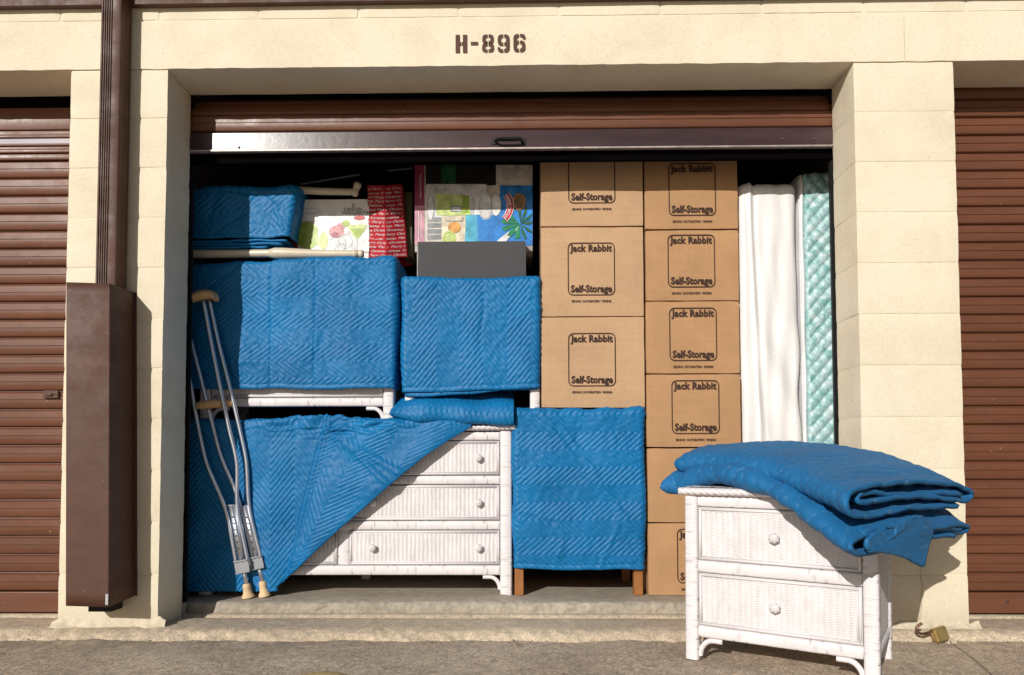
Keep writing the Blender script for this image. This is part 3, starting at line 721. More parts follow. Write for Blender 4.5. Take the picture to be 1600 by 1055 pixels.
def wicker_chest(name, label, cat, loc, rot, Wd, H, D, zlay, cols, post=.046, group=None, top=True, seed=0, knobs=None, brackets=True):
    """zlay: list of ('rail'|'drawer', z0, z1) ; cols: list of (x0,x1) for drawers. local origin = front left foot"""
    r = empty(name, loc, label, cat, group, rot)
    Ht = H-.036
    for x in (post/2, Wd-post/2):
        for y in (post/2, D-post/2):
            o = new_obj('leg', wrapped_bar(Ht, post, post, seed), r); o.location = (x, y, 0)
    inner = Wd-2*post
    for kind, z0, z1 in zlay:
        if kind == 'rail':
            o = new_obj('rail', wrapped_bar(inner, z1-z0, post*.72, seed+1), r); o.rotation_euler = (0, PI/2, 0); o.location = (post, post*.5, (z0+z1)/2)
            for x in (post*.5, Wd-post*.5):
                if z0 < .13 or z1 > Ht-.06:
                    o = new_obj('rail', wrapped_bar(D-2*post, z1-z0, post*.6, seed+2), r); o.rotation_euler = (-PI/2, 0, 0); o.rotation_euler = (-PI/2, 0, 0); o.location = (x, post, (z0+z1)/2)
    drs = [q for q in zlay if q[0] == 'drawer']
    for _, z0, z1 in drs:
        for ci, (x0, x1) in enumerate(cols):
            e = .009
            mb = MB(); mb.box(x0+.0006, x1-.0006, .0128, .10, z0+.0006, z1-.0006)
            dr = mb.build('drawer', WICK, r)
            for (a0, a1, b0, b1) in ((x0+.002, x1-.002, z1-e-.002, z1-.002), (x0+.002, x1-.002, z0+.002, z0+e+.002)):
                mb = MB(); mb.tube([(a0, .011, (b0+b1)/2), (a1, .011, (b0+b1)/2)], e/2, 8); mb.tube([(a0+e, .0125, (b0+b1)/2+(-e if b0 > z0+.05 else e)*.85), (a1-e, .0125, (b0+b1)/2+(-e if b0 > z0+.05 else e)*.85)], e*.28, 6)
                mb.build('moulding', WICK, dr, True)
            for xx, s_ in ((x0+.002+e/2, 1), (x1-.002-e/2, -1)):
                mb = MB(); mb.tube([(xx, .0108, z0+.004), (xx, .0108, z1-.004)], e/2, 8); mb.tube([(xx+s_*e*.85, .0125, z0+.004+e), (xx+s_*e*.85, .0125, z1-.004-e)], e*.28, 6); mb.build('moulding', WICK, dr, True)
            wp = new_obj('weave_panel', weave_panel(x1-x0-.026, z1-z0-.026, seed+ci), dr); wp.location = (x0+.013, .0122, z0+.013)
            kn = knobs or [(x0+x1)/2]
            for kx in kn:
                if x0 < kx < x1: k_ = new_obj('knob', knob_mesh(), dr); k_.location = (kx, .013, (z0+z1)/2)
    if len(cols) > 1:
        for (a0, a1), (b0, b1) in zip(cols, cols[1:]):
            z0 = min(q[1] for q in drs); z1 = max(q[2] for q in drs)
            o = new_obj('divider', wrapped_bar(z1-z0, b0-a1, post*.6, seed+3), r); o.location = ((a1+b0)/2, post*.5, z0)
    # side panels
    z0, z1 = zlay[0][2], zlay[-1][1]
    for x, s_ in ((.010, -1), (Wd-.010, 1)):
        o = new_obj('side_panel', weave_panel(D-2*post+.006, z1-z0, seed+7, 1.6), r); o.location = (x, post-.003, z0) if s_ > 0 else (x, D-post+.003, z0)
        o.rotation_euler = (0, 0, PI/2*s_)
    # inner carcass so nothing shows through
    mb = MB(); mb.box(.014, Wd-.014, .101, D-.012, zlay[0][2]-.002, Ht-.006); mb.build('carcass', WICK, r)
    # brackets under the bottom rail
    zb_ = zlay[0][1]
    if brackets: o = new_obj('bracket', bracket_mesh(), r); o.location = (post+.002, post*.45, zb_-.009)
    if brackets: o = new_obj('bracket', bracket_mesh(), r); o.location = (Wd-post-.002, post*.45, zb_-.009); o.rotation_euler = (0, 0, PI)
    if top:
        mb = MB(); mb.box(-.004, Wd+.004, -.004, D+.004, H-.032, H-.006, .004); tp = mb.build('top', WICK, r)
        tpw = new_obj('weave_panel', weave_panel(Wd-.01, D-.01, seed+9, 2.0), tp); tpw.rotation_euler = (-PI/2, 0, 0); tpw.location = (.005, .005, H-.004)
        o = new_obj('braided_edge', braid(Wd+.03), tp); o.location = (-.015, -.008, H-.018)
        for x in (-.008, Wd+.008):
            o = new_obj('braided_edge', braid(D+.02), tp); o.location = (x, -.012, H-.018); o.rotation_euler = (0, 0, PI/2)
    return r

# nightstand out on the paving
ang = -math.radians(32)
NS_W, NS_D, NS_H = .598, .42, .592
ns_lay = [('rail', .078, .118), ('drawer', .119, .296), ('rail', .297, .339), ('drawer', .340, .520), ('rail', .521, .560)]
ns_loc = (1.987, -.318, -.0335)
wicker_chest('wicker_nightstand', 'white two-drawer wicker nightstand standing out on the paving under folded blue blankets', 'nightstand', ns_loc, (0, .006, ang), NS_W, NS_H, NS_D, ns_lay, [(.047, NS_W-.047)], seed=0)

# lower dresser (half uncovered)
FY = .376; FZ = .051
ld_lay = [('rail', .087, .131), ('drawer', .133, .286), ('rail', .288, .329), ('drawer', .331, .489), ('rail', .491, .531), ('drawer', .533, .687), ('rail', .689, .728)]
lx0 = .0
ld = wicker_chest('wicker_dresser', 'wide white wicker dresser with three drawer rows half uncovered under the diagonal blue blanket', 'dresser', (lx0-.02, FY, FZ), (0, 0, 0), 1.385+.02, .765, .5, ld_lay,
             [(.052, .604+.02), (.656+.02, 1.330+.02)], post=.054, seed=0, knobs=[P(582, 862, FY).x+.02, P(748, 862, FY).x+.02, .2])
ld_leg = new_obj('leg', wrapped_bar(.13, .045, .045, 2), ld); ld_leg.location = (P(557, 900, .62).x+.02, .46, 0)
# upper dresser, standing on the lower one
wicker_chest('wicker_dresser', 'upper white wicker dresser under a blue blanket, only bottom rail and leg showing', 'dresser', (-.03, FY+.005, .822), (0, 0, 0), .883, .735, .47,
             [('rail', .073, .113), ('drawer', .115, .30), ('rail', .302, .34), ('drawer', .342, .50), ('rail', .502, .54), ('drawer', .542, .66), ('rail', .662, .70)], [(.052, .883-.052)], post=.050, seed=0, top=False)
# second nightstand on top of the lower dresser
wicker_chest('wicker_nightstand', 'white wicker nightstand under a blue blanket below the charcoal box, only its legs showing', 'nightstand', (.902, FY+.004, .822), (0, 0, 0), .61, .638, .42,
             [('rail', .15, .19), ('drawer', .192, .33), ('rail', .332, .37), ('drawer', .372, .56), ('rail', .562, .60)], [(.052, .61-.052)], post=.046, seed=0, top=False, brackets=False)

# ------------------------------------------------------------------ quilted blankets
def qh(u, v, style, sp=.021):
    """quilting height 0..1 (puffs) and stitch closeness"""
    if style == 'rows':      # horizontal zigzag rows
        d_ = u*.72+tri(v/.146)*.146/2*.95
    elif style == 'cols':
        d_ = v*.72+tri(u/.21)*.21/2*.9
    elif style == 'arrows':
        d_ = u*.75+tri(v/.155)*.155/2*.85
    else: d_ = u
    ph = d_/sp; s_ = np.abs(np.sin(PI*ph))
    return s_**.7, np.clip(1-s_*2.6, 0, 1)
def bend(s, r):
    """s = distance past a corner (0 = corner). returns (along, depth, outward angle)"""
    L = r*PI/2; a_ = np.clip((s+r)/r, 0, PI/2)
    along = np.where(s < -r, s, -r+r*np.sin(a_)); depth = r-r*np.cos(a_)+np.clip(s+r-L, 0, None)
    return along, depth, a_
def drape(name, label, x0, x1, zbot, ztop, yf, amp=.0030, style='rows', top_d=.12, side_r=.15, side_l=.0, seed=1, res=.0042, r=.018, wr=.006, mat=BLUE, zb_f=None, zt_f=None, sp=.021, post=None, group='blue quilted moving blankets', hem=True, squash=None, xf=None):
    """quilted blanket hung over a box: front sheet that rolls over top and side edges"""
    us = np.arange(x0-side_l, x1+side_r, res); nv = int((ztop-zbot+top_d)/res); vv = np.linspace(0, 1, nv)
    U, T = np.meshgrid(us, vv, indexing='ij')
    zb_ = zbot if zb_f is None else zb_f(U); zt_ = ztop+0*U if zt_f is None else zt_f(U)
    V = zb_+T*(zt_+top_d-zb_)
    sr = U-x1; ar, dr, tr = bend(sr, r)
    X = x1+ar; dX = dr; tl = np.zeros_like(U)
    if side_l > 0:
        al, dl, tl = bend(x0-U, r); left = U < (x0+x1)/2
        X = np.where(left, x0-al, X); dX = np.where(left, dl, dX); tr = np.where(left, 0, tr); tl = np.where(left, tl, 0)
    az, dz, tz = bend(V-zt_, r); Z = zt_+az
    h, st = qh(U, V, style, sp)
    mod = .72+.28*sm(-.4, .5, waves(U, V, seed+3, .3)); 
    cr = waves(U, V, seed+4, .035)
    hemm = sm(0, .016, V-zb_-.014) if hem else 1
    disp = amp*h*mod*hemm+amp*.16*cr+wr*waves(U, V, seed, .38)+wr*.3*waves(U, V*.5, seed+9, .15)+amp*.10*waves(U, V, seed+5, .018)
    rr = np.random.default_rng(seed+77)
    for _ in range(7):
        px_, pz_, an = rr.uniform(x0, x1), rr.uniform(zbot, ztop), rr.uniform(0, PI); ln_ = rr.uniform(.05, .16)
        a1 = (U-px_)*math.cos(an)+(V-pz_)*math.sin(an); b1_ = -(U-px_)*math.sin(an)+(V-pz_)*math.cos(an)+.02*np.sin(a1*14)
        disp = disp+rr.choice([-1, 1])*rr.uniform(.002, .0045)*np.exp(-(b1_/rr.uniform(.006, .014))**2)*np.exp(-(a1/ln_)**2)
    if hem: disp = disp+.0042*np.exp(-((V-zb_-.009)/.007)**2)
    if post is not None:
        a_ = post(U, V, X, Z); disp = disp+a_
    nx = np.sin(tr)-np.sin(tl); nz = np.sin(tz); ny = -np.cos(np.maximum(tr, tl))*np.cos(tz)
    ln = np.sqrt(nx**2+ny**2+nz**2)+1e-6
    Yv = yf+dX+dz
    if xf is not None: X = X+xf(U, V)
    Pt = np.stack([X+nx/ln*disp, Yv+ny/ln*disp, Z+nz/ln*disp], -1)
    me = grid_mesh('blanket', Pt, mat, False, {'stitch': st*mod})
    o = new_obj(name, me); tag(o, label, 'blanket', group); md = o.modifiers.new('s', 'SOLIDIFY'); md.thickness = .005; md.offset = -1
    return o

# upper left dresser
z1 = .822+.735+.006
drape('moving_blanket', 'blue quilted blanket covering the upper white dresser, below the ivory table legs', -.115, P(617, 500, .355).x, P(500, 607, .355).z, z1, .357, style='rows', amp=.0058, seed=11, side_r=.22, top_d=.10,
      zb_f=lambda u: P(500, 607, .355).z+.004*waves(u, u*0, 5, .3), zt_f=lambda u: z1-.028*sm(.5, .0, u)+.004*waves(u, u*0, 8, .2),
      post=lambda U, V, X, Z: -.004*np.exp(-((U-.50)/.004)**2)*(V > 0)-.0035*np.exp(-((U-.30)/.005)**2))
# nightstand on top
zt2 = .822+.638+.008; tb0 = P(700, 612, .35).z
drape('moving_blanket', 'blue quilted blanket covering the raised nightstand, below the charcoal box', P(629, 520, .355).x, P(842, 520, .355).x, tb0, zt2, .357, style='cols', amp=.0058, seed=23, side_r=.12, side_l=.10, top_d=.16,
      zb_f=lambda u: tb0+.014*sm(.95, 1.5, u)+.004*waves(u, u*0, 15, .3), zt_f=lambda u: zt2+.004*waves(u, u*0, 18, .2))
ul = drape('under_layer', None, P(633, 520, .37).x, P(840, 520, .37).x, tb0-.016, tb0+.05, .366, style='cols', amp=.003, seed=29, side_r=.06, side_l=.04, top_d=.0, zb_f=lambda u: tb0-.018+.030*sm(1.0, 1.5, u)+.003*waves(u, u*0, 16, .2))
ul.parent = COL.objects[-2]
for key in ('label', 'category', 'group'):
    if key in ul: del ul[key]
# a second blanket layer peeping out lower under it
def strip(name, pts, y, th, mat=BLUE): pass
# cabinet
cx0, cx1 = P(803, 760, .36).x, P(1006, 760, .36).x; cz0, cz1 = P(900, 889, .36).z, .878
drape('moving_blanket', 'blue quilted blanket hanging over the oak-legged cabinet below the brown cartons', cx0, cx1, cz0, cz1, .362, style='arrows', amp=.0058, seed=37, side_r=.05, side_l=.04, top_d=.06, wr=.005,
      zb_f=lambda u: cz0+.004*waves(u, u*0, 25, .3), zt_f=lambda u: cz1-.012*sm(0, 1, 1-np.abs((u-cx0-.12)/.12).clip(0, 1))+.006*waves(u, u*0, 28, .25)*(1-sm(cx1-.1, cx1, u)),
      post=lambda U, V, X, Z: .006*np.exp(-(((U-cx0-.10)+(V-cz1)*.75)/.022)**2)*sm(.35, .8, V)+.004*np.exp(-(((U-cx0-.16)+(V-cz1)*.68)/.018)**2))
# lower dresser blanket with its corner folded back along a diagonal
def diag_x(z):   # right-hand edge of the hanging flap
    zz = np.array([P(430, 919, .31).z, P(462, 890, .31).z, P(520, 835, .31).z, P(600, 765, .31).z, P(660, 715, .32).z, P(700, 688, .33).z, P(738, 667, .35).z, 1.2])
    xx = np.array([P(428, 919, .31).x, P(462, 890, .31).x, P(520, 835, .31).x, P(600, 765, .31).x, P(660, 715, .32).x, P(700, 688, .33).x, P(736, 667, .35).x, P(745, 667, .36).x])
    return np.interp(z, zz, xx)
res = .0042; zb0 = P(350, 925, .33).z; zt3 = .832
nv = int((zt3-zb0+.30)/res); nu = int(1.30/res)
T, Uf = np.meshgrid(np.linspace(0, 1, nv), np.linspace(0, 1, nu), indexing='ij')
V = zb0+T*(zt3+.30-zb0)
xe = diag_x(np.minimum(V, zt3)) + np.clip(V-zt3, 0, None)*.15
x_left = -.115
L = xe-x_left; r = .018
roll_in = .022
S_ = Uf*(L+roll_in)
X = x_left+S_
fold_s = X-xe                                        # >0: rolls back behind itself
fa = np.clip((fold_s+.006)/.009, 0, PI); Xf = np.where(fold_s > -.006, xe-.006+.009*np.sin(fa)-np.clip(fold_s+.006-.009*PI, 0, None), X); dback = .009*(1-np.cos(fa))
zt_l = zt3+.0*X
az, dz, tz = bend(V-zt_l, r); Z = zt_l+az
seamx = np.interp(Z, [P(445, 905, .33).z, P(505, 668, .33).z], [P(447, 905, .33).x, P(507, 668, .33).x])
outb = sm(0, 1, (X-seamx+.03)/.12)                      # the folded flap stands proud
outb = outb*(.25+.75*sm(0, .35, zt3-Z))
h1, s1 = qh(X, V, 'cols', .021); d2 = (X-seamx)
ph = (V*.78+X*.25+tri((X*.86-V*.5+.02)/.19)*.19/2*.9)/.0215; s_ = np.abs(np.sin(PI*ph)); h2 = s_**.5; s2 = np.clip(1-s_*4, 0, 1)
k = sm(-.005, .005, X-seamx); h = h1*(1-k)+h2*k; st = s1*(1-k)+s2*k
mod = .6+.4*sm(-.4, .5, waves(X, V, 44, .3))
edgeq = sm(0, .04, -fold_s)                       # hem along the diagonal is flat
bunch = np.exp(-((X-.62)/.30)**2)*sm(.10, 0, np.abs(Z-zt3+.02))
disp = .0060*h*mod*edgeq+.0008*waves(X, V, 45, .035)+.006*waves(X, V, 46, .35)+.0004*waves(X, V, 47, .016)+.007*np.exp(-((X-seamx)/.006)**2)+.004*np.exp(-((X-seamx-.016)/.005)**2) \
    - .004*np.exp(-((X-seamx+.010)/.005)**2)+bunch*.010*waves(X*1.0, V*2.5, 48, .09)
disp = disp+.012*np.exp(-(((X-.50)*.55+(V-zt3)+.02)/.02)**2)*sm(.5, .75, X)+.010*np.exp(-(((X-.58)*.9+(V-zt3)+.05)/.02)**2)*sm(.60, .72, X)*sm(1.0, .8, X)
Yv = .343-.026*outb+dz+dback
ny = -np.cos(tz); nz = np.sin(tz)
Z = Z+nz*disp+.020*np.exp(-((Xf-.52)/.16)**2)*sm(.05, 0, np.abs(V-zt3)).clip(0, 1)*(V > zt3-.02)
me = grid_mesh('blanket', np.stack([Xf, Yv+ny*disp, Z], -1), BLUE, False, {'stitch': st*mod*edgeq})
o = new_obj('moving_blanket', me); tag(o, 'blue quilted blanket with one corner folded diagonally across the lower white dresser', 'blanket', 'blue quilted moving blankets')
md = o.modifiers.new('s', 'SOLIDIFY'); md.thickness = .006; md.offset = -1

# rolled blanket on the dresser top
def pillow(name, label, Fc, prof, thick=.012, nt=110, seed=1, style='rows', amp=.003, nose=0.0, mat=BLUEM, sp=.024, wr=.006, tipf=None, ns=150, group='blue quilted moving blankets', hsc=None, lift=None):
    """sheet whose rolled profile (s,h) is swept along two guide curves; Fc(t)->(front xyz, back xyz)"""
    pr_ = np.array(prof); 
    seg = np.concatenate([[0], np.cumsum(np.hypot(np.diff(pr_[:, 0])*.35, np.diff(pr_[:, 1])))]); q = np.linspace(0, seg[-1], ns)
    # Catmull-like smoothing through dense linear resample + box blur
    sp_ = np.interp(q, seg, pr_[:, 0]); sh = np.interp(q, seg, pr_[:, 1])
    for _ in range(6):
        sp_[1:-1] = (sp_[:-2]+sp_[1:-1]*2+sp_[2:])/4; sh[1:-1] = (sh[:-2]+sh[1:-1]*2+sh[2:])/4
    ts = np.linspace(0, 1, nt); Pt = np.zeros((nt, ns, 3)); 
    for i, t_ in enumerate(ts):
        F_, B_ = Fc(t_); F_ = np.array(F_); B_ = np.array(B_)
        k = 1.0
        if nose > 0 and t_ < nose: k = math.sqrt(max(0, 1-(1-t_/nose)**2))
        Pt[i] = F_[None]*(1-sp_[:, None])+B_[None]*sp_[:, None]
        hs = hsc(t_) if hsc else 1.0; hm = sh.max()*.5; Pt[i, :, 2] += hs*(hm+(sh-hm)*k)
    d1 = np.gradient(Pt, axis=0); d2_ = np.gradient(Pt, axis=1); nr = np.cross(d1, d2_); nr /= np.linalg.norm(nr, axis=-1, keepdims=True)+1e-9
    Lt = np.cumsum(np.linalg.norm(np.diff(Pt[:, 0], axis=0), axis=-1)); Lt = np.concatenate([[0], Lt])
    U, V = np.meshgrid(Lt, q, indexing='ij')
    h, st = qh(U, V, style, sp); st = np.clip(st*3-2, 0, 1)*.7
    disp = amp*(h-.5)+wr*waves(U, V, seed, .22)+min(.0012, amp)*waves(U, V, seed+1, .03)
    Pt = Pt+nr*disp[..., None]
    if lift is not None:
        ca, sa = math.cos(ang), math.sin(ang)
        for it in range(2):
            lx = (Pt[..., 0]-ns_loc[0])*ca+(Pt[..., 1]-ns_loc[1])*sa; ly = -(Pt[..., 0]-ns_loc[0])*sa+(Pt[..., 1]-ns_loc[1])*ca
            dd = np.hypot(np.maximum(np.maximum(-.012-lx, lx-NS_W-.012), 0), np.maximum(np.maximum(-.03-ly, ly-NS_D-.01), 0))
            hrel = (sh-sh.min())[None]*np.ones_like(dd)
            want = NS_H+ns_loc[2]+.008+lift+hrel-2.2*(np.sqrt(dd**2+.0009)-.03); gap_ = np.maximum(want-Pt[..., 2], 0)
            if it == 0:
                for _ in range(10):
                    gap_[1:-1] = (gap_[:-2]+2*gap_[1:-1]+gap_[2:])/4
                    gap_[:, 1:-1] = (gap_[:, :-2]+2*gap_[:, 1:-1]+gap_[:, 2:])/4
            else: gap_ = gap_*(lx < NS_W+.02)*(ly > -.035)
            Pt[..., 2] += gap_
    if tipf is not None: Pt = tipf(Pt, U, V, ts, q/q[-1])
    me = grid_mesh('blanket', Pt, mat, False, {'stitch': st*(.4+.6*sm(-.2, .4, waves(U, V, seed+6, .2)))})
    o = new_obj(name, me); tag(o, label, 'blanket', group); md = o.modifiers.new('s', 'SOLIDIFY'); md.thickness = thick; md.offset = 0
    return o
def curve(pts):
    pts = [tuple(P(*p)) for p in pts]; n = len(pts)
    c = np.array(pts); d_ = np.concatenate([[0], np.cumsum(np.linalg.norm(np.diff(c, axis=0), axis=1))]); d_ /= d_[-1]
    tt = np.linspace(0, 1, 60); cc = np.stack([np.interp(tt, d_, c[:, k]) for k in range(3)], -1)
    for _ in range(12): cc[1:-1] = (cc[:-2]+2*cc[1:-1]+cc[2:])/4
    return lambda t: np.array([np.interp(t, tt, cc[:, k]) for k in range(3)])
Fa = curve([(611, 661, .33), (640, 660, .33), (700, 661, .33), (760, 666, .33), (803, 667, .33)])
Fb = curve([(611, 655, .60), (640, 645, .60), (700, 640, .60), (760, 640, .60), (803, 642, .60)])
def Froll(t):
    return Fa(t), Fb(t)
pillow('moving_blanket', 'rolled blue blanket lying on the lower dresser top between the raised nightstand legs', Froll,
       [(1, .004), (.5, .0), (.12, .002), (.02, .010), (-.01, .03), (.0, .055), (.03, .08), (.12, .094), (.5, .096), (1, .09)], thick=.008, seed=55, style='arrows', amp=.0038, nose=.22, mat=BLUE, wr=.006, sp=.021, nt=150, ns=110)
# small tuft of blanket edge behind it
# ------------------------------------------------------------------ blankets on the nightstand outside
def ruled(f, b):
    ff, bb_ = curve(f), curve(b)
    return lambda t: (ff(t), bb_(t))
low = ruled([(1034, 776, -.14), (1065, 774, -.18), (1101, 757, -.30), (1140, 758, -.40), (1172, 766, -.48), (1200, 782, -.55), (1229, 800, -.63), (1275, 822, -.74), (1335, 856, -.88)],
            [(1110, 738, .16), (1160, 736, .12), (1230, 736, .06), (1300, 742, -.02), (1390, 765, -.14), (1450, 800, -.24), (1512, 838, -.32)])
upp = ruled([(1056, 738, -.14), (1090, 738, -.22), (1120, 738, -.30), (1165, 744, -.42), (1229, 764, -.57), (1280, 785, -.72), (1328, 803, -.88)],
            [(1120, 722, .16), (1180, 720, .12), (1250, 720, .04), (1350, 730, -.08), (1440, 760, -.22), (1514, 796, -.32)])
def tip_low(Pt, U, V, ts, q):
    T_ = ts[:, None]*np.ones_like(q)[None]; Q = q[None]*np.ones_like(ts)[:, None]
    e = sm(.62, 1.0, T_)
    Pt[..., 2] += e*(-.022*np.exp(-((Q-.30)/.16)**2)+.010*np.sin(Q*9+1)+.006*np.sin(Q*23))-e*.012
    Pt[..., 0] += e*.010*np.sin(Q*14+2); Pt[..., 1] += e*.012*np.sin(Q*11)
    return Pt
def tip_upp(Pt, U, V, ts, q):
    T_ = ts[:, None]*np.ones_like(q)[None]; Q = q[None]*np.ones_like(ts)[:, None]
    e = sm(.6, 1.0, T_)
    Pt[..., 2] += e*(.006*np.sin(Q*8+2.5)+.003*np.sin(Q*21)); Pt[..., 0] += e*.010*np.sin(Q*12+1); Pt[..., 1] += e*.008*np.sin(Q*9+1)
    return Pt
pillow('moving_blanket', 'lower of two folded blue blankets on the outdoor nightstand, its corner drooping over the side', low,
       [(.84, .008), (.40, .003), (.14, .000), (.03, .006), (-.01, .032), (.02, .062), (.12, .078), (.45, .082), (.86, .078), (.98, .066), (1.01, .046), (.95, .032), (.7, .034), (.34, .036), (.14, .030), (.07, .036), (.07, .050), (.16, .058), (.45, .058), (.92, .052)],
       thick=.014, seed=61, style='cols', amp=.0034, nose=.045, wr=.006, sp=.05, nt=150, ns=240, hsc=lambda t: .95-.05*t, tipf=tip_low)
pillow('moving_blanket', 'upper of two folded blue blankets on the outdoor nightstand, its rolled end open', upp,
       [(.88, .006), (.40, .002), (.12, .000), (.02, .008), (-.01, .036), (.03, .062), (.14, .076), (.5, .084), (.88, .080), (1.0, .064), (1.03, .042), (.97, .026), (.75, .030), (.35, .028), (.14, .024), (.08, .034), (.12, .048), (.40, .052), (.90, .046)],
       thick=.014, seed=67, style='cols', amp=.0038, nose=.045, wr=.005, sp=.042, nt=150, ns=240, hsc=lambda t: .86+.18*t, tipf=tip_upp)
# drooping corner of the lower blanket: a folded flap hanging past the nightstand's right side
fl = ruled([(1352, 862, -.84), (1378, 866, -.78), (1408, 874, -.70), (1440, 888, -.60)],
           [(1398, 846, -.74), (1418, 828, -.68), (1440, 824, -.62), (1456, 842, -.55)])
o = pillow('flap', None, fl, [(.9, .02), (.4, .004), (.06, 0), (-.02, .016), (.03, .034), (.3, .044), (.8, .046), (1.02, .036), (1.0, .02), (.7, .014)], thick=.010, seed=71, style='cols', amp=.0004, sp=.05, nt=50, ns=110, wr=.0022)
for key in ('label', 'category', 'group'):
    if key in o: del o[key]
low_o = [q for q in COL.objects if q.get('label', '').startswith('lower of two')][0]; o.parent = low_o

# ------------------------------------------------------------------ folded blanket top left
fx1 = P(462, 300, .385).x; fzt = P(420, 291, .385).z; fzb = P(420, 372, .385).z
drape('moving_blanket', 'folded blue quilted blanket at the top left on the ivory table leg', -.115, fx1, fzb, fzt, .385, style='arrows', amp=.0045, seed=83, side_r=.14, top_d=.20, r=.02, sp=.024,
      zb_f=lambda u: fzb+.008*sm(.25, .45, u)+.003*waves(u, u*0, 85, .2), zt_f=lambda u: fzt-.012*sm(.1, -.1, u)+.003*waves(u, u*0, 88, .2), xf=lambda U, V: -.13*sm(.15, .46, U)*(fzt-V).clip(0, .3))
last = COL.objects[-1]
for k in range(3):
    y0, y1 = (.383, .388, .392)[k], .6
    zc = P(420, 375.5+k*4.6, .385).z; xr_ = P((449, 441, 418)[k], 378, .385).x
    xs = np.linspace(-.115, xr_, 90); th = np.linspace(-PI/2, PI/2, 9)
    prof = [(.18, .0055)]+[(-.0055*math.cos(a_)-.0, .0055*math.sin(a_)) for a_ in th[::-1]]+[(.18, -.0055)]
    prof = np.array(prof); Xg, I = np.meshgrid(xs, np.arange(len(prof)), indexing='ij')
    wob = .0018*waves(Xg, Xg*0+k, 90+k, .15)
    endk = sm(xr_, xr_-.02, Xg)
    me = grid_mesh('fold_layer', np.stack([Xg, y0+prof[:, 0][I]+.006*waves(Xg, Xg*0, 95+k, .2), zc+prof[:, 1][I]*(.3+.7*endk)+wob-.004*sm(.25, -.05, Xg)], -1), BLUE, False, {'stitch': Xg*0})
    lay = new_obj('fold_layer', me, last)

# ------------------------------------------------------------------ cabinet with oak legs
cab = empty('cabinet', (cx0, .38, FZ), 'oak cabinet hidden under a blue blanket with only its two front legs showing', 'cabinet')
mb = MB(); mb.box(.006, cx1-cx0-.006, .008, .42, .135, .82, .004); mb.build('body', WOODLEG, cab)
for x in (0.002, cx1-cx0-.044):
    mb = MB(); mb.box(x, x+.040, .0, .045, 0, .134, .003); mb.build('leg', WOODLEG, cab)
    mb = MB(); mb.box(x, x+.040, .37, .41, 0, .134, .003); mb.build('leg', WOODLEG, cab)

# ------------------------------------------------------------------ cartons
def print_mesh(s=1.0):
    """frame with lettering, centred on the frame, facing -y"""
    m = MB(); m.keep = True; w2, h2, r = .104*s, .118*s, .022*s
    pts = []
    for cx, cz, a0 in ((w2-r, h2-r, 0), (-w2+r, h2-r, PI/2), (-w2+r, -h2+r, PI), (w2-r, -h2+r, 3*PI/2)):
        pts += [(cx+r*math.cos(a0+PI/2*k/5), cz+r*math.sin(a0+PI/2*k/5)) for k in range(6)]
    stroke_path(m, pts, .0046*s, 0, True)
    put_text(m, 'Jack Rabbit', .047*s, 0, .080*s, 0, sx=.84, sz=.92, bold=.0020*s, space=1.04)
    put_text(m, 'Self-Storage', .047*s, 0, -.105*s, 0, sx=.80, sz=.94, bold=.0022*s, space=1.02)
    put_text(m, 'SERVING  SOUTHEASTERN  VIRGINIA', .0135*s, 0, -.151*s, 0, sx=.80, bold=.0004)
    me = m.mesh('printed_lettering', INK); face_front(me); return me
PR_A, PR_B = print_mesh(1.0), print_mesh(1.0)
def carton(x0, x1, y0, dpt, z0, z1, mat, label, pcx, pcz, seed, show=True, rot=0, grp='brown cardboard cartons', me_cache={}):
    Wc, Hc = x1-x0, z1-z0
    key = (round(Wc, 3), round(Hc, 3), mat.name)
    r_ = empty('carton', (x0+Wc/2, y0, z0), label, 'box', grp, (0, 0, rot))
    if key not in me_cache:
        bm = rough_box(Wc, dpt, Hc, 16, 8, 12, .0012, .0055, seed)
        for v in bm.verts:
            q = v.co; bulge = .004*math.sin(PI*q.x/Wc)*math.sin(PI*q.z/Hc)
            if q.y < .01: q.y -= bulge
            if q.z > Hc-.02: q.z += .0018*mnoise.noise(Vector((q.x*14, seed*2.3, 0)))
        me_cache[key] = bm_mesh('body', bm, mat, True, 40)
    b = new_obj('body', me_cache[key], r_); b.location = (-Wc/2, 0, 0)
    if show:
        p = new_obj('printed_lettering', PR_A, r_); p.location = (pcx-(x0+Wc/2), -.0052, pcz-z0)
    # bottom flap line
    return r_
sx0, sx1 = P(845, 420, .375).x, P(1006, 420, .375).x
A_lab = ['lowest carton of the three-carton pale stack on the blue blanketed cabinet', 'middle carton of the three-carton pale stack above the blanketed cabinet', 'topmost pale carton of the left stack, partly shaded by the rolled door']
za = [(.884, 1.2935), (1.2965, 1.704), (1.707, 2.11)]
prA = [562, 420, 277]
for k, (a_, b_) in enumerate(za):
    carton(sx0, sx1, .375+(.0, .003, -.001)[k], .46, a_, b_, CARD_A, A_lab[k], P(924, 420, .37).x+(0, 0, .004)[k], P(924, prA[k], .37).z, 3+k, rot=(.0, .003, -.002)[k])
tx0, tx1 = P(1009, 500, .375).x, P(1156, 500, .375).x
zb_l = [(.0505, .3695), (.372, .7035), (.7065, 1.0335), (1.0365, 1.3635), (1.3665, 1.6885), (1.6915, 2.024)]
B_lab = ['bottom carton of the right stack, standing on the floor behind the nightstand', 'plain unprinted carton in the right stack just above the bottom one', 'third carton from the floor in the right stack', 'fourth carton from the floor in the right stack', 'second carton from the top of the right stack', 'topmost carton of the right stack, half in the door shadow']
prB = [869, None, 636, 522, 407, 296]; pbx = [1090, 0, 1084, 1082, 1081, 1083]
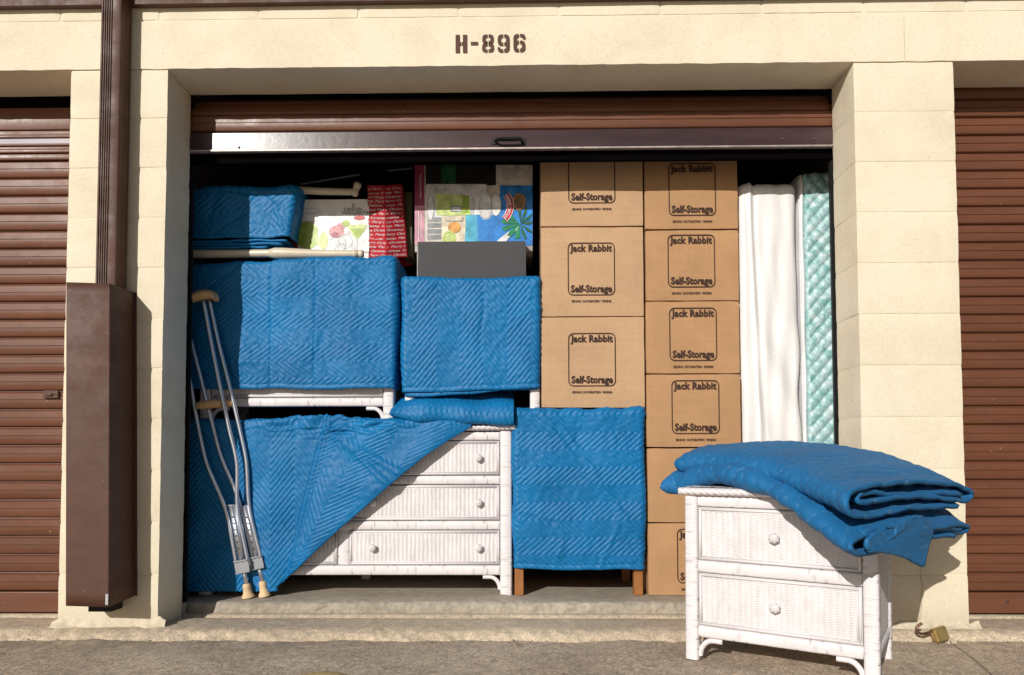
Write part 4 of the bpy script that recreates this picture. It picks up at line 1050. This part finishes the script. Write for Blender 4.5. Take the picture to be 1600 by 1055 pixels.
for k, (a_, b_) in enumerate(zb_l):
    yy = .377+(.0, .004, -.002, .002, .005, -.002)[k]
    carton(tx0+(0, .001, -.001, 0, .002, 0)[k], tx1+(0, .001, -.001, 0, .002, 0)[k], yy, .46, a_, b_, CARD_B, B_lab[k], P(pbx[k], 420, .37).x if k != 1 else 0, P(1084, prB[k], .37).z if k != 1 else 0, 13+k, show=(k != 1), rot=(.0, .004, -.003, .002, -.002, .003)[k])

# ------------------------------------------------------------------ mattresses standing on edge
mx0, mx1 = P(1157, 500, .40).x, P(1249, 500, .40).x; mzt = P(1200, 284, .40).z
def slab_on_edge(x0, x1, z0, z1, yf, dpt, dispf, mat, name, parent, res=.005, rt_=.03, rs=.03, valley_shade=None):
    us = np.arange(x0-.12, x1+.12, res); nv = int((z1-z0+.25)/res); vs_ = z0+np.linspace(0, z1-z0+.25, nv)
    U, V = np.meshgrid(us, vs_, indexing='ij'); mid = (x0+x1)/2
    # narrow the crown where the bag rounds off
    ar, dr, tr = bend(U-x1, rs); al, dl, tl = bend(x0-U, rs)
    right = U > mid; X = np.where(right, x1+ar, x0-al); dX = np.where(right, dr, dl); tt_ = np.where(right, tr, -tl)
    az, dz, tz = bend(V-z1, rt_); Z = z1+az
    disp = dispf(U, V)
    nx = np.sin(tt_); nz = np.sin(tz); ny = -np.cos(tt_)*np.cos(tz); ln = np.sqrt(nx**2+ny**2+nz**2)+1e-6
    # closing the crown: side depth pulls with the top roll
    shrink = 1-.18*np.clip(dz/.06, 0, 1); X = mid+(X-mid)*np.where(dz > 0, shrink, 1)
    Pt = np.stack([X+nx/ln*disp, yf+np.minimum(dX+dz, dpt)+ny/ln*disp, Z+nz/ln*disp], -1)
    return new_obj(name, grid_mesh(name, Pt, mat, False, {'seam': valley_shade(U, V)} if valley_shade else None), parent)
mroot = empty('bagged_mattress', ((mx0+mx1)/2, .4, FZ), 'mattress in a loose white cloth bag standing on edge right of the cartons', 'mattress')
def dfold(U, V):
    zr = mzt-V
    fan = (U-mx0-.06-.10*0)/(.02+.045*np.clip(zr, 0, 1.8)+.02)   # pleats fan out from the top
    a_ = .0028*np.sin(U/.013+2.2*np.sin(V*2.2)+zr*1.2)*sm(0, .25, zr)*sm(mx0+.05, mx0+.10, U)
    b_ = .007*np.sin((U*.95+(V-.9)*.42)/.026)*sm(1.55, 1.1, V)*sm(mx0+.055, mx0+.10, U)
    c_ = .008*np.exp(-((U-mx0-.062-.015*np.sin(V*2.4))/.009)**2)-.006*np.exp(-((U-mx0-.085-.018*np.sin(V*2.4))/.012)**2)
    return a_+b_+c_+.0022*waves(U, V*.2, 131, .08)+.003*waves(U, V*.5, 133, .4)+.0004*waves(U, V, 134, .02)
o = slab_on_edge(mx0, mx1, FZ, mzt, .395, 1.9, dfold, SHEET, 'bag', mroot, rt_=.045, rs=.03); o.location = (-(mx0+mx1)/2, -.4, -FZ)
mb = MB(); mb.box(-.10, .10, .09, 1.9, .02, mzt-FZ-.05, .02); mb.build('core', SHEET, mroot)
bx0, bx1 = P(1251, 500, .41).x, P(1309, 500, .41).x; bzt = P(1275, 276, .41).z
broot = empty('mattress', ((bx0+bx1)/2, .41, FZ), 'teal quilted mattress standing on edge against the right door guide', 'mattress')
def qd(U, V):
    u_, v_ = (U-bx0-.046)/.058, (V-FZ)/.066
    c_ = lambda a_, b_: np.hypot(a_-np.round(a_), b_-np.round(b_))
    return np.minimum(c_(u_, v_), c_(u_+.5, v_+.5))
def dq(U, V):
    a_, b_ = .058, .066
    u_, v_ = (U-bx0-.046)/a_, (V-FZ)/b_
    def cell(uu, vv): return np.hypot((uu-np.round(uu))*1.0, (vv-np.round(vv))*1.0)
    dmin = np.minimum(cell(u_, v_), cell(u_+.5, v_+.5)); h = np.clip(1-(dmin/.62)**2, 0, 1)
    return .024*h*sm(bx0+.02, bx0+.03, U)+.0004*waves(U, V, 140, .03)+.002*waves(U, V, 141, .2)
o = slab_on_edge(bx0+.018, bx1, FZ, bzt, .412, 1.9, dq, TEAL, 'ticking', broot, rt_=.02, rs=.01, res=.0035, valley_shade=lambda U, V: .75*sm(.34, .50, qd(U, V))); o.location = (-(bx0+bx1)/2, -.41, -FZ)  # mask for the shade painted into the quilting valleys
mb = MB()
pp = [(bx0+.010, .405+.0, FZ+.01+k*(bzt-FZ-.05)/30) for k in range(31)]+[(bx0+.012, .408, bzt-.02), (bx0+.016, .42, bzt+.004), (bx0+.02, .46, bzt+.012), (bx0+.02, .8, bzt+.012)]
mb.tube([(a_[0]+.002*math.sin(i*.9), a_[1], a_[2]) for i, a_ in enumerate(pp)], .0085, 8)
mb.box(bx0+.004, bx0+.03, .42, 2.2, FZ, bzt-.01)
o = mb.build('piping', WHITEPIPE, broot, True, True); o.location = (-(bx0+bx1)/2, -.41, -FZ)
mb = MB(); mb.box(bx0+.03, bx1-.006, .44, 2.2, FZ, bzt-.03); o = mb.build('core', TEAL, broot); o.location = (-(bx0+bx1)/2, -.41, -FZ)

# ------------------------------------------------------------------ crutches
def smooth_path(pts, n=60, it=8):
    c = np.array([tuple(p) for p in pts]); d_ = np.concatenate([[0], np.cumsum(np.linalg.norm(np.diff(c, axis=0), axis=1))]); tt = np.linspace(0, d_[-1], n)
    cc = np.stack([np.interp(tt, d_, c[:, k]) for k in range(3)], -1)
    for _ in range(it): cc[1:-1] = (cc[:-2]+2*cc[1:-1]+cc[2:])/4
    return [tuple(x) for x in cc]
def crutch(label, Lp, Rp, pad, grip, clampL, clampR, low0, low1, tip, yo):
    Yo = lambda q: (q[0], q[1], (.268 if yo == 0 else .296)+(.318-.268 if yo == 0 else .346-.296)*(q[1]-460)/475)
    Lp, Rp, pad, grip, clampL, clampR, tip = [[Yo(q) for q in w_] for w_ in (Lp, Rp, pad, grip, clampL, clampR, tip)]
    base = P(*tip[1]); r_ = empty('crutch', tuple(base), label, 'crutch', 'aluminium crutches leaning in the doorway'); off_ = -base
    def fix(o): o.location = off_; return o
    for pth in (Lp, Rp):
        mb = MB(); mb.tube(smooth_path([P(*p) for p in pth]), .0085, 12); fix(mb.build('side_tube', ALU, r_, True))
    mb = MB(); pts = smooth_path([P(*p) for p in pad], 26, 5); rr = [.010+.010*math.sin(PI*min(1, max(0, i/25*1.0)))**.5 for i in range(26)]
    mb.tube(pts, rr, 12, ell=1.5); fix(mb.build('underarm_pad', TAN_R, r_, True))
    mb = MB(); g0, g1 = P(*grip[0]), P(*grip[1]); pts = [tuple(lerp(g0, g1, i/20)) for i in range(21)]
    mb.tube(pts, [.013+.006*math.sin(PI*i/20)**.5+.0015*math.cos(i*1.9) for i in range(21)], 14); fix(mb.build('hand_grip', TAN_R, r_, True))
    # lower adjusting section: two flattened tubes with a line of holes
    c0, c1 = P(*clampL[0]), P(*clampL[1]); d0, d1 = P(*clampR[0]), P(*clampR[1])
    mb = MB(); mb.tube([tuple(lerp(c0, d0, .5)), tuple(lerp(c1, d1, .5))], .014, 12); fix(mb.build('extension_tube', ALU, r_, True))
    ax = (lerp(c1, d1, .5)-lerp(c0, d0, .5)).normalized()
    mid0 = lerp(c0, d0, .5); 
    for i in range(6):
        q = mid0+ax*(.05+.028*i)+Vector((0, -.0138, 0)); mb = MB(); mb.lathe([(.0036, 0), (.0036, .0012)], q, 'y', 8); fix(mb.build('adjusting_hole', BLACK, r_))
    m0 = lerp(c1, d1, .5); mb = MB()
    wv = (d1-c1).length/2-.001
    bm = bmesh.new(); bmesh.ops.create_cube(bm, size=1)
    zx = ax; xx = (d1-c1).normalized(); xx = (xx-zx*xx.dot(zx)).normalized(); yy = zx.cross(xx)
    for v in bm.verts: v.co = m0+xx*v.co.x*wv*2+yy*v.co.y*.028+zx*(v.co.z*.046-.004)
    bmesh.ops.bevel(bm, geom=bm.edges[:], offset=.006, segments=3, affect='EDGES'); me = bm_mesh('clamp', bm, ALU_D); fix(new_obj('clamp', me, r_))
    m0 = lerp(c0, d0, .5); mb = MB(); mb.tube([tuple(c0), tuple(d0)], .004, 8); fix(mb.build('bolt', ALU_D, r_, True))
    t0, t1 = P(*tip[0]), P(*tip[1]); mb = MB(); mb.tube([tuple(lerp(c1, d1, .5)), tuple(t0)], .0098, 12); fix(mb.build('lower_tube', ALU, r_, True))
    u = (t1-t0); pts = [tuple(t0+u*k) for k in (0, .08, .3, .34, .7, .78, .97, 1)]
    mb = MB(); mb.tube(pts, [.0135, .0165, .0175, .0165, .0195, .024, .0265, .024], 16); fix(mb.build('rubber_tip', TIP_R, r_, True, True))
    return r_
y1 = .285; y2 = .335
crutch('front aluminium crutch, its tan hand grip showing, leaning at the left jamb',
       [(286, 520, y1), (293, 575, y1), (307, 655, y1), (322, 725, y1), (340, 765, y1), (353, 795, y1), (362, 840, y1), (370, 885, y1)],
       [(318, 470, y1), (330, 535, y1), (345, 610, y1), (358, 670, y1), (372, 725, y1), (370, 760, y1), (370, 795, y1), (380, 840, y1), (389, 885, y1)],
       [(286, 470, y1), (300, 466, y1), (315, 462, y1), (330, 460, y1), (334, 466, y1)], [(308, 634, y1), (346, 630, y1)],
       [(354, 790, y1), (371, 888, y1)], [(371, 790, y1), (389, 884, y1)], 0, 0, [(385, 912, y1), (388, 934, y1)], 0)
crutch('rear aluminium crutch behind the front one, standing against the blue blanket',
       [(284, 480, y2), (293, 515, y2), (310, 575, y2), (326, 640, y2), (345, 715, y2), (368, 765, y2), (378, 800, y2), (396, 880, y2)],
       [(327, 468, y2), (340, 530, y2), (358, 600, y2), (370, 650, y2), (386, 720, y2), (387, 760, y2), (389, 795, y2), (400, 840, y2), (410, 880, y2)],
       [(290, 470, y2), (308, 462, y2), (325, 459, y2), (336, 462, y2), (339, 470, y2)], [(312, 632, y2), (364, 630, y2)],
       [(378, 792, y2), (396, 882, y2)], [(388, 790, y2), (411, 878, y2)], 0, 0, [(410, 908, y2), (414, 932, y2)], 1)

# ------------------------------------------------------------------ odds and ends on top
# ivory table legs lying down
def table_leg(label, pts, rr, foot):
    r_ = empty('table_leg', tuple(P(*pts[0])), label, 'table leg', 'ivory table legs among the boxes'); o_ = -P(*pts[0])
    mb = MB(); mb.tube(smooth_path([P(*p) for p in pts], 50, 3), list(np.interp(np.linspace(0, 1, 50), [q[0] for q in rr], [q[1] for q in rr])), 14); o = mb.build('shaft', CREAMPL, r_, True); o.location = o_
    mb = MB(); f0, f1 = P(*foot[0]), P(*foot[1]); mb.tube([tuple(lerp(f0, f1, k/8)) for k in range(9)], [.014, .019, .020, .017, .015, .016, .019, .019, .015], 14); o = mb.build('foot', CREAMPL, r_, True); o.location = o_
    return r_
table_leg('ivory table leg lying along the edge above the upper dresser blanket', [(296, 397, .40), (360, 397, .40), (428, 396, .40), (432, 396, .40), (500, 397, .40), (560, 397, .40)], [(0, .020), (.48, .018), (.50, .026), (.56, .026), (.8, .018), (1, .017)], [(551, 397, .40), (568, 397, .40)])
table_leg('ivory table leg with an upturned foot behind the folded blue blanket', [(440, 296, .48), (500, 299, .48), (540, 300, .48), (556, 300, .48)], [(0, .018), (.9, .016), (1, .014)], [(552, 306, .48), (560, 286, .48)])
# dark table frame hinted in the gloom
mb = MB(); mb.tube([tuple(P(470, 288, .75)), tuple(P(562, 273, .75))], .006, 8); mb.tube([tuple(P(606, 267, .8)), tuple(P(645, 263, .8))], .006, 8)
o = mb.build('metal_rod', plain('grey_rod', (.35, .34, .36), .5)); tag(o, 'thin grey rod in the shadow above the red gift bag', 'rod')

# printed flat colours
C_ = {k: flat('print_'+k, v) for k, v in dict(lime=(.30, .42, .05), palelime=(.52, .62, .22), lightgrey=(.60, .60, .62), grey=(.25, .26, .28), red=(.50, .02, .03), rose=(.55, .22, .22), maroon=(.28, .04, .09),
      sky=(.03, .22, .62), sea=(.08, .42, .60), sand=(.70, .62, .48), green=(.02, .22, .10), dgreen=(.02, .10, .04), white=(.78, .78, .78), orange=(.65, .32, .08), black=(.02, .02, .02), brown=(.20, .12, .06), pink=(.55, .25, .33), beige=(.62, .57, .50)).items()}
def art(root, layers, name='printed_panel', y0=-.0012):
    for i, (col, fn) in enumerate(layers):
        m = MB(); m.keep = True; fn(m, y0-.00015*i); me = m.mesh(name, C_[col]); face_front(me); new_obj(name, me, root)
def pol(pts): return lambda m, y: m.poly_xz(pts, y)
# glassware gift box
Yb = .50; q = P(452, 400, Yb); q2 = P(577, 311, Yb); Wb, Hb = q2.x-q.x, q2.z-q.z
r_ = empty('glassware_box', (q.x, Yb, q.z), 'white glassware box printed with limes and a cocktail beside the red gift bag', 'box')
mb = MB(); mb.box(0, Wb, 0, .22, -.02, Hb, .003); mb.build('body', WHITE_P, r_)
def L(px, py): v = P(px, py, Yb); return (v.x-q.x, v.z-q.z)
def circ(px, py, rad_px, rz=None): c = L(px, py); k = (L(px+1, py)[0]-c[0]); return circle(c[0], c[1], rad_px*k, (rz or rad_px)*k)
sh = []
sh.append(('grey', lambda m, y: (stroke_path(m, circ(486, 330, 15, 4), .002, y, True), stroke_path(m, [L(473, 332), L(476, 345), (L(486, 347)), L(497, 344), L(500, 331)], .002, y), stroke_path(m, circ(465, 350, 9), .002, y, True))))
sh.append(('lime', lambda m, y: m.poly_xz(circ(480, 368, 19, 22), y)))
txtl = (('black', lambda m, y: (put_text(m, 'CANCUN', .020, L(552, 330)[0], L(552, 330)[1], y), put_text(m, 'MARGARITA', .023, L(556, 336)[0], L(556, 336)[1], y), put_text(m, '7', .030, L(552, 325)[0], L(552, 326)[1], y))))
sh.append(('maroon', lambda m, y: (m.poly_xz([L(440, 392), L(452, 375), L(462, 372), L(468, 392)], y))))
sh.append(('palelime', lambda m, y: m.poly_xz(circ(503, 372, 12, 16), y)))
art(r_, sh)
ins = empty('x', (0, 0, 0)); bpy.data.objects.remove(ins)
sh2 = [('white', pol([L(498, 394), L(577, 394), L(577, 331), L(498, 331)])),
       ('rose', lambda m, y: (m.poly_xz(circ(526, 363, 12, 10), y), m.poly_xz(circ(533, 355, 7, 6), y))),
       ('maroon', lambda m, y: (m.poly_xz(circ(524, 368, 6, 5), y), stroke_path(m, circ(529, 359, 7, 6), .0025, y, True))),
       ('grey', lambda m, y: (stroke_path(m, circ(528, 382, 13), .0018, y, True), stroke_path(m, circ(540, 378, 11), .0018, y, True), stroke_path(m, circ(516, 384, 10), .0018, y, True), stroke_path(m, circ(534, 388, 6), .0018, y, True))),
       ('palelime', lambda m, y: (m.poly_xz([L(543, 352), L(574, 352), L(570, 362), L(560, 374), L(556, 374), L(548, 362)], y), m.poly_xz(circ(506, 377, 7, 14), y))),
       ('lime', lambda m, y: (m.poly_xz(circle(*L(541, 350), .018, .016, 14), y), m.poly_xz([L(547, 358), L(571, 358), L(559, 373)], y))),
       ('lightgrey', lambda m, y: (stroke_path(m, [L(558, 373), L(558, 392)], .004, y), m.poly_xz([L(549, 394), L(568, 394), L(560, 390), L(556, 390)], y))),
       ('red', lambda m, y: m.poly_xz([(L(562, 341)[0]+.030*(1 if k % 2 else .68)*math.cos(2*PI*k/28), L(562, 341)[1]+.013*(1 if k % 2 else .68)*math.sin(2*PI*k/28)) for k in range(28)], y))]
sh2.append(txtl)
for i, s_ in enumerate(sh2): art(r_, [s_], y0=-.0045-.0003*i)
# red gift bag with script lettering, folded like an open prism
Yg = .47
a0, a1, a2 = P(574, 290, Yg+.03), P(600, 290, Yg-.01), P(628, 288, Yg+.05); b0, b1, b2 = P(577, 402, Yg+.03), P(604, 403, Yg-.01), P(636, 401, Yg+.05)
RED = plain('red_gift_paper', (.42, .012, .022), .35, var=.1)
r_ = empty('gift_bag', tuple(b1), 'red paper gift bag printed with rows of white script, left of the appliance box', 'gift bag')
rows = 14; Pt = np.zeros((rows, 3, 3))
for k in range(rows):
    t_ = k/(rows-1); Pt[k, 0] = lerp(b0, a0, t_); Pt[k, 1] = lerp(b1, a1, t_); Pt[k, 2] = lerp(b2, a2, t_); Pt[k, :, 1] += .006*math.sin(k*1.7)*np.array([1, -.6, .5])
me = grid_mesh('paper', Pt-np.array(tuple(b1)), RED, smooth=False); o = new_obj('paper', me, r_); md = o.modifiers.new('s', 'SOLIDIFY'); md.thickness = .002
mb = MB(); mb.add([tuple(x-b1) for x in (b0, b2, a2, a0)]+[tuple(x-b1+Vector((0, .15, 0))) for x in (b0, b2, a2, a0)], [(0, 1, 2, 3), (7, 6, 5, 4), (1, 5, 6, 2), (0, 3, 7, 4), (3, 2, 6, 7)]); mb.v = [(v[0], v[1]+.01, v[2]) for v in mb.v]; mb.build('paper_back', RED, r_)
tv, tf = text_polys('Merry Christmas', .027, shear=.35, align='LEFT')
txt = MB(); txt.keep = True
tw = max(v[0] for v in tv)
for side in (0, 1):
    e0, e1, g0_, g1_ = ((b0, b1, a0, a1), (b1, b2, a1, a2))[side]
    for j in range(17):
        shift = ((j*.37+side*.21) % 1.0)*tw*.6
        for rep in (-1, 0, 1):
            vs_, ok = [], True
            for v in tv:
                u = (v[0]*.62+rep*tw*.66-shift)/.075; w_ = (j+.25+v[1]/.032)/17.4
                vs_.append((u, w_))
            keep = [f for f in tf if all(0.02 < vs_[i][0] < .98 and .01 < vs_[i][1] < .99 for i in f)]
            if not keep: continue
            used = sorted({i for f in keep for i in f}); mp = {i: n_ for n_, i in enumerate(used)}; out = []
            for i in used:
                u, w_ = vs_[i]; t_ = w_*(rows-1); kk = min(int(t_), rows-2); fr_ = t_-kk
                p = (Pt[kk, side]*(1-fr_)+Pt[kk+1, side]*fr_)*(1-u)+(Pt[kk, side+1]*(1-fr_)+Pt[kk+1, side+1]*fr_)*u
                out.append((p[0]-b1.x, p[1]-b1.y-.0025, p[2]-b1.z))
            txt.add(out, [tuple(mp[i] for i in f) for f in keep])
me = txt.mesh('script_lettering', C_['white']); face_front(me); new_obj('script_lettering', me, r_)
# dark-green package edge behind the gift bag
mb = MB(); c = P(640, 395, .56); mb.box(c.x-.03, c.x+.012, .56, .7, c.z-.02, P(630, 300, .56).z, .003); o = mb.build('package', plain('dark_olive_card', (.06, .06, .02), .6)); tag(o, 'dark olive package standing behind the red gift bag', 'package')

# appliance box lying on its side, printed with a beach scene
Yb = .47; q = P(648, 384, Yb); q2 = P(832, 258, Yb); Wb, Hb = q2.x-q.x, q2.z-q.z
r_ = empty('appliance_box', (q.x, Yb, q.z), 'glossy appliance box turned on its side with a blue beach picture, above the charcoal box', 'box')
mb = MB(); mb.box(0, Wb, 0, .30, -.03, Hb, .003); mb.build('body', flat('box_beige_print', (.42, .40, .36)), r_)
c_ = (P(846, 300, .56))
def L(px, py): v = P(px, py, Yb); return (v.x-q.x, v.z-q.z)
def R4(x0, y0, x1, y1): return [L(x0, y1), L(x1, y1), L(x1, y0), L(x0, y0)]
lay = [('beige', pol(R4(664, 258, 832, 384))), ('pink', pol(R4(648, 322, 663, 384))), ('maroon', pol(R4(648, 258, 663, 322))),
       ('white', lambda m, y: (put_text(m, 'Frozen Concoction Maker', .0125, L(656, 294)[0], L(656, 292)[1], y, rot=-PI/2, sx=.85), stroke_path(m, [L(654, 330), L(654, 377)], .0022, y), stroke_path(m, [L(658, 334), L(658, 372)], .0022, y))),
       ('black', pol(R4(665, 258, 775, 290))), ('lightgrey', pol(R4(667, 288, 760, 340))),
       ('sea', pol([L(727, 336), L(760, 336), L(760, 384), L(724, 384)])), ('sky', pol([L(745, 336), L(832, 336), L(832, 384), L(748, 384)])), ('sky', pol(R4(781, 290, 832, 337))),
       ('sand', pol([L(690, 338), L(728, 336), L(726, 384), L(690, 384)])), *[('grey', pol(R4(668, 340+k*9, 690, 347+k*9))) for k in range(4)],
       ('dgreen', pol(R4(690, 258, 712, 287))),
       ('white', pol(R4(742, 300, 752, 336))), ('white', lambda m, y: m.poly_xz(circ2(759, 322, 12, 22), y)), ('white', lambda m, y: m.poly_xz(circ2(775, 320, 8, 18), y)), ('white', lambda m, y: m.poly_xz(circ2(673, 325, 6, 20), y)),
       ('palelime', pol([L(680, 303), L(733, 306), L(735, 336), L(700, 338), L(682, 336)])), ('lime', pol(R4(722, 306, 733, 334))),
       ('grey', lambda m, y: (m.poly_xz(R4(704, 322, 721, 332), y), stroke_path(m, circ2(759, 322, 10, 20), .0022, y, True), stroke_path(m, circ2(775, 320, 8, 18), .0022, y, True), stroke_path(m, circ2(673, 325, 5, 19), .0025, y, True), stroke_path(m, [L(695, 340), L(697, 346), L(722, 346), L(724, 340)], .003, y))),
       ('lightgrey', pol(R4(706, 324, 719, 330))),
       ('orange', lambda m, y: m.poly_xz(circ2(710, 356, 10, 9), y)), ('palelime', lambda m, y: m.poly_xz(circ2(702, 373, 11, 12), y)), ('lime', lambda m, y: stroke_path(m, circ2(702, 373, 8, 9), .003, y, True)),
       ('white', pol([L(770, 384), L(780, 374), L(798, 360), L(812, 353), L(812, 357), L(800, 366), L(786, 384)])),
       ('green', lambda m, y: [m.poly_xz([L(812, 350), L(812+26*math.cos(a_)+4*math.sin(a_), 350+22*math.sin(a_)-4*math.cos(a_)), L(812+30*math.cos(a_+.09), 350+25*math.sin(a_+.09)), L(812+20*math.cos(a_+.25), 350+17*math.sin(a_+.25))], y) for a_ in (2.2, 1.7, 2.75, 3.3, 3.8)]),
       ('dgreen', lambda m, y: [m.poly_xz([L(813, 349), L(min(831, 813+22*math.cos(a_)), 349+26*math.sin(a_)), L(min(831, 813+24*math.cos(a_+.12)), 349+28*math.sin(a_+.12)), L(min(831, 813+14*math.cos(a_+.3)), 349+17*math.sin(a_+.3))], y) for a_ in (-.6, -1.2, -1.8, -.1, .5, 1.1)]),
       ('brown', lambda m, y: m.poly_xz(circ2(811, 316, 11, 14), y)), ('orange', lambda m, y: stroke_path(m, circ2(811, 316, 9, 12), .003, y, True))]
def circ2(px, py, rx, rz): c = L(px, py); k = (L(px+1, py)[0]-c[0]); return circle(c[0], c[1], rx*k, rz*k)
art(r_, lay, y0=-.001)
# curved red banner with lettering
cx_, cz_ = L(772, 323)[0], L(772, 323)[1]; Rb = .082
banner = MB(); banner.keep = True
aa = [math.radians(40)-math.radians(88)*k/14 for k in range(15)]
stroke_path(banner, [(cx_-.006+Rb*math.cos(t_), cz_+Rb*1.02*math.sin(t_)) for t_ in aa], .033, -.0072)
me = banner.mesh('banner_edge', C_['white']); face_front(me); new_obj('banner_edge', me, r_)
banner = MB(); banner.keep = True
stroke_path(banner, [(cx_-.006+Rb*math.cos(t_), cz_+Rb*1.02*math.sin(t_)) for t_ in aa], .027, -.0076)
me = banner.mesh('banner', C_['red']); face_front(me); new_obj('banner', me, r_)
lt = MB(); lt.keep = True; word = 'MARGARITAVILLE'
for i, ch in enumerate(word):
    t_ = math.radians(37)-math.radians(82)*i/(len(word)-1)
    put_text(lt, ch, .019, cx_-.006+(Rb-.008)*math.cos(t_), cz_+(Rb-.008)*1.02*math.sin(t_), -.0080, rot=t_-PI/2, sx=.62, bold=.0008)
me = lt.mesh('lettering', C_['white']); face_front(me); new_obj('lettering', me, r_)

# charcoal box
q = P(652, 438, .40); q2 = P(822, 376, .40)
r_ = empty('charcoal_box', (q.x, .40, q.z), 'plain charcoal grey box with a shadowed lid seam on the raised nightstand blanket', 'box')
bm = rough_box(q2.x-q.x, .34, q2.z-q.z, 12, 6, 6, .0006, .005, 91); new_obj('body', bm_mesh('body', bm, GREYBOX, True), r_)
mb = MB(); mb.box(-.0012, .004, -.0015, .3, .004, q2.z-q.z-.004); mb.build('edge_trim', flat('pale_edge', (.30, .28, .27)), r_)

# ------------------------------------------------------------------ padlock on the paving
c = P(1467, 986, -.10); gz = -.032
PLK = r_ = empty('padlock', (c.x, -.10, gz), 'open tarnished brass padlock lying on the paving at the foot of the right pillar', 'padlock', rot=(0, 0, .0))
bm = bmesh.new(); bmesh.ops.create_cube(bm, size=1)
for v in bm.verts: v.co = Vector((v.co.x*.046, v.co.y*.024, v.co.z*.042))
bmesh.ops.bevel(bm, geom=bm.edges[:], offset=.004, segments=3, affect='EDGES')
o = new_obj('lock_body', bm_mesh('lock_body', bm, BRASS), r_); o.location = (.002, 0, .026); o.rotation_euler = (math.radians(-12), math.radians(-14), math.radians(14))
mb = MB(); pts = [(-.018, 0, .038), (-.032, -.002, .031), (-.046, -.004, .028), (-.060, -.006, .028), (-.069, -.006, .033), (-.073, -.006, .042), (-.070, -.006, .051), (-.062, -.006, .056), (-.055, -.006, .060)]
mb.tube(smooth_path(pts, 30, 3), .0042, 10); mb.build('shackle', RUSTSTEEL, r_, True); PLK.scale = (1.2, 1.2, 1.2)

# round sandy cover low in the frame
c = P(508, 1053, -.47)
mb = MB(); mb.lathe([(.10, 0), (.10, .010), (.094, .014), (.06, .016), (.02, .0165)], (.80, -.578, -.044), 'z', 40)
o = mb.build('ground_cover', YCOVER, None, True, True); tag(o, 'round sandy yellow cover set in the paving at the bottom edge', 'cover')

lf = MB()
for k in range(26):
    x, y = random.uniform(-.5, 3.5), random.choice([random.gauss(-.115, .012), random.uniform(-.7, -.12)]); a_ = random.uniform(0, PI*2); L_ = random.uniform(.006, .014); W_ = L_*.35
    z = -.029+.006*min(0, max(-1, y+.5)); c_, s_ = math.cos(a_), math.sin(a_)
    pts_ = [(-L_, 0, 0), (0, -W_, .002), (L_, 0, .004), (0, W_, .003), (0, 0, -.0)]
    lf.add([(x+p[0]*c_-p[1]*s_, y+p[0]*s_+p[1]*c_, z+p[2]) for p in pts_], [(0, 1, 4), (1, 2, 4), (2, 3, 4), (3, 0, 4)])
o = lf.build('leaf_litter', plain('dead_leaf', (.17, .10, .045), .8, var=.4, nscale=60)); tag(o, 'small dead leaves scattered on the paving near the apron', 'leaves', kind='stuff')
# small debris and leaf bits in the corner of the apron
deb = MB()
for k in range(150):
    x = random.uniform(-.6, 3.6); y = random.choice([random.gauss(-.105, .015), random.gauss(.215, .008), random.uniform(-.9, -.1)]) if random.random() < .8 else -.09
    if y > 0 and not (0 < x < W): continue
    z = -.031 if y < -.07 else .003; s_ = random.uniform(.0012, .0045); a_ = random.uniform(0, PI)
    if y < -.2: z = -.0335+.006*min(0, max(-1, y+.5))
    ca, sa = math.cos(a_)*s_, math.sin(a_)*s_
    deb.add([(x-ca, y-sa, z), (x+sa*.5, y-ca*.5, z), (x+ca, y+sa, z), (x-sa*.5, y+ca*.5, z), (x, y, z+s_*.8)], [(0, 1, 4), (1, 2, 4), (2, 3, 4), (3, 0, 4)])
o = deb.build('debris', plain('dry_debris', (.13, .085, .05), .9, var=.4, nscale=50)); tag(o, 'bits of dry debris scattered along the apron edge', 'debris', kind='stuff')
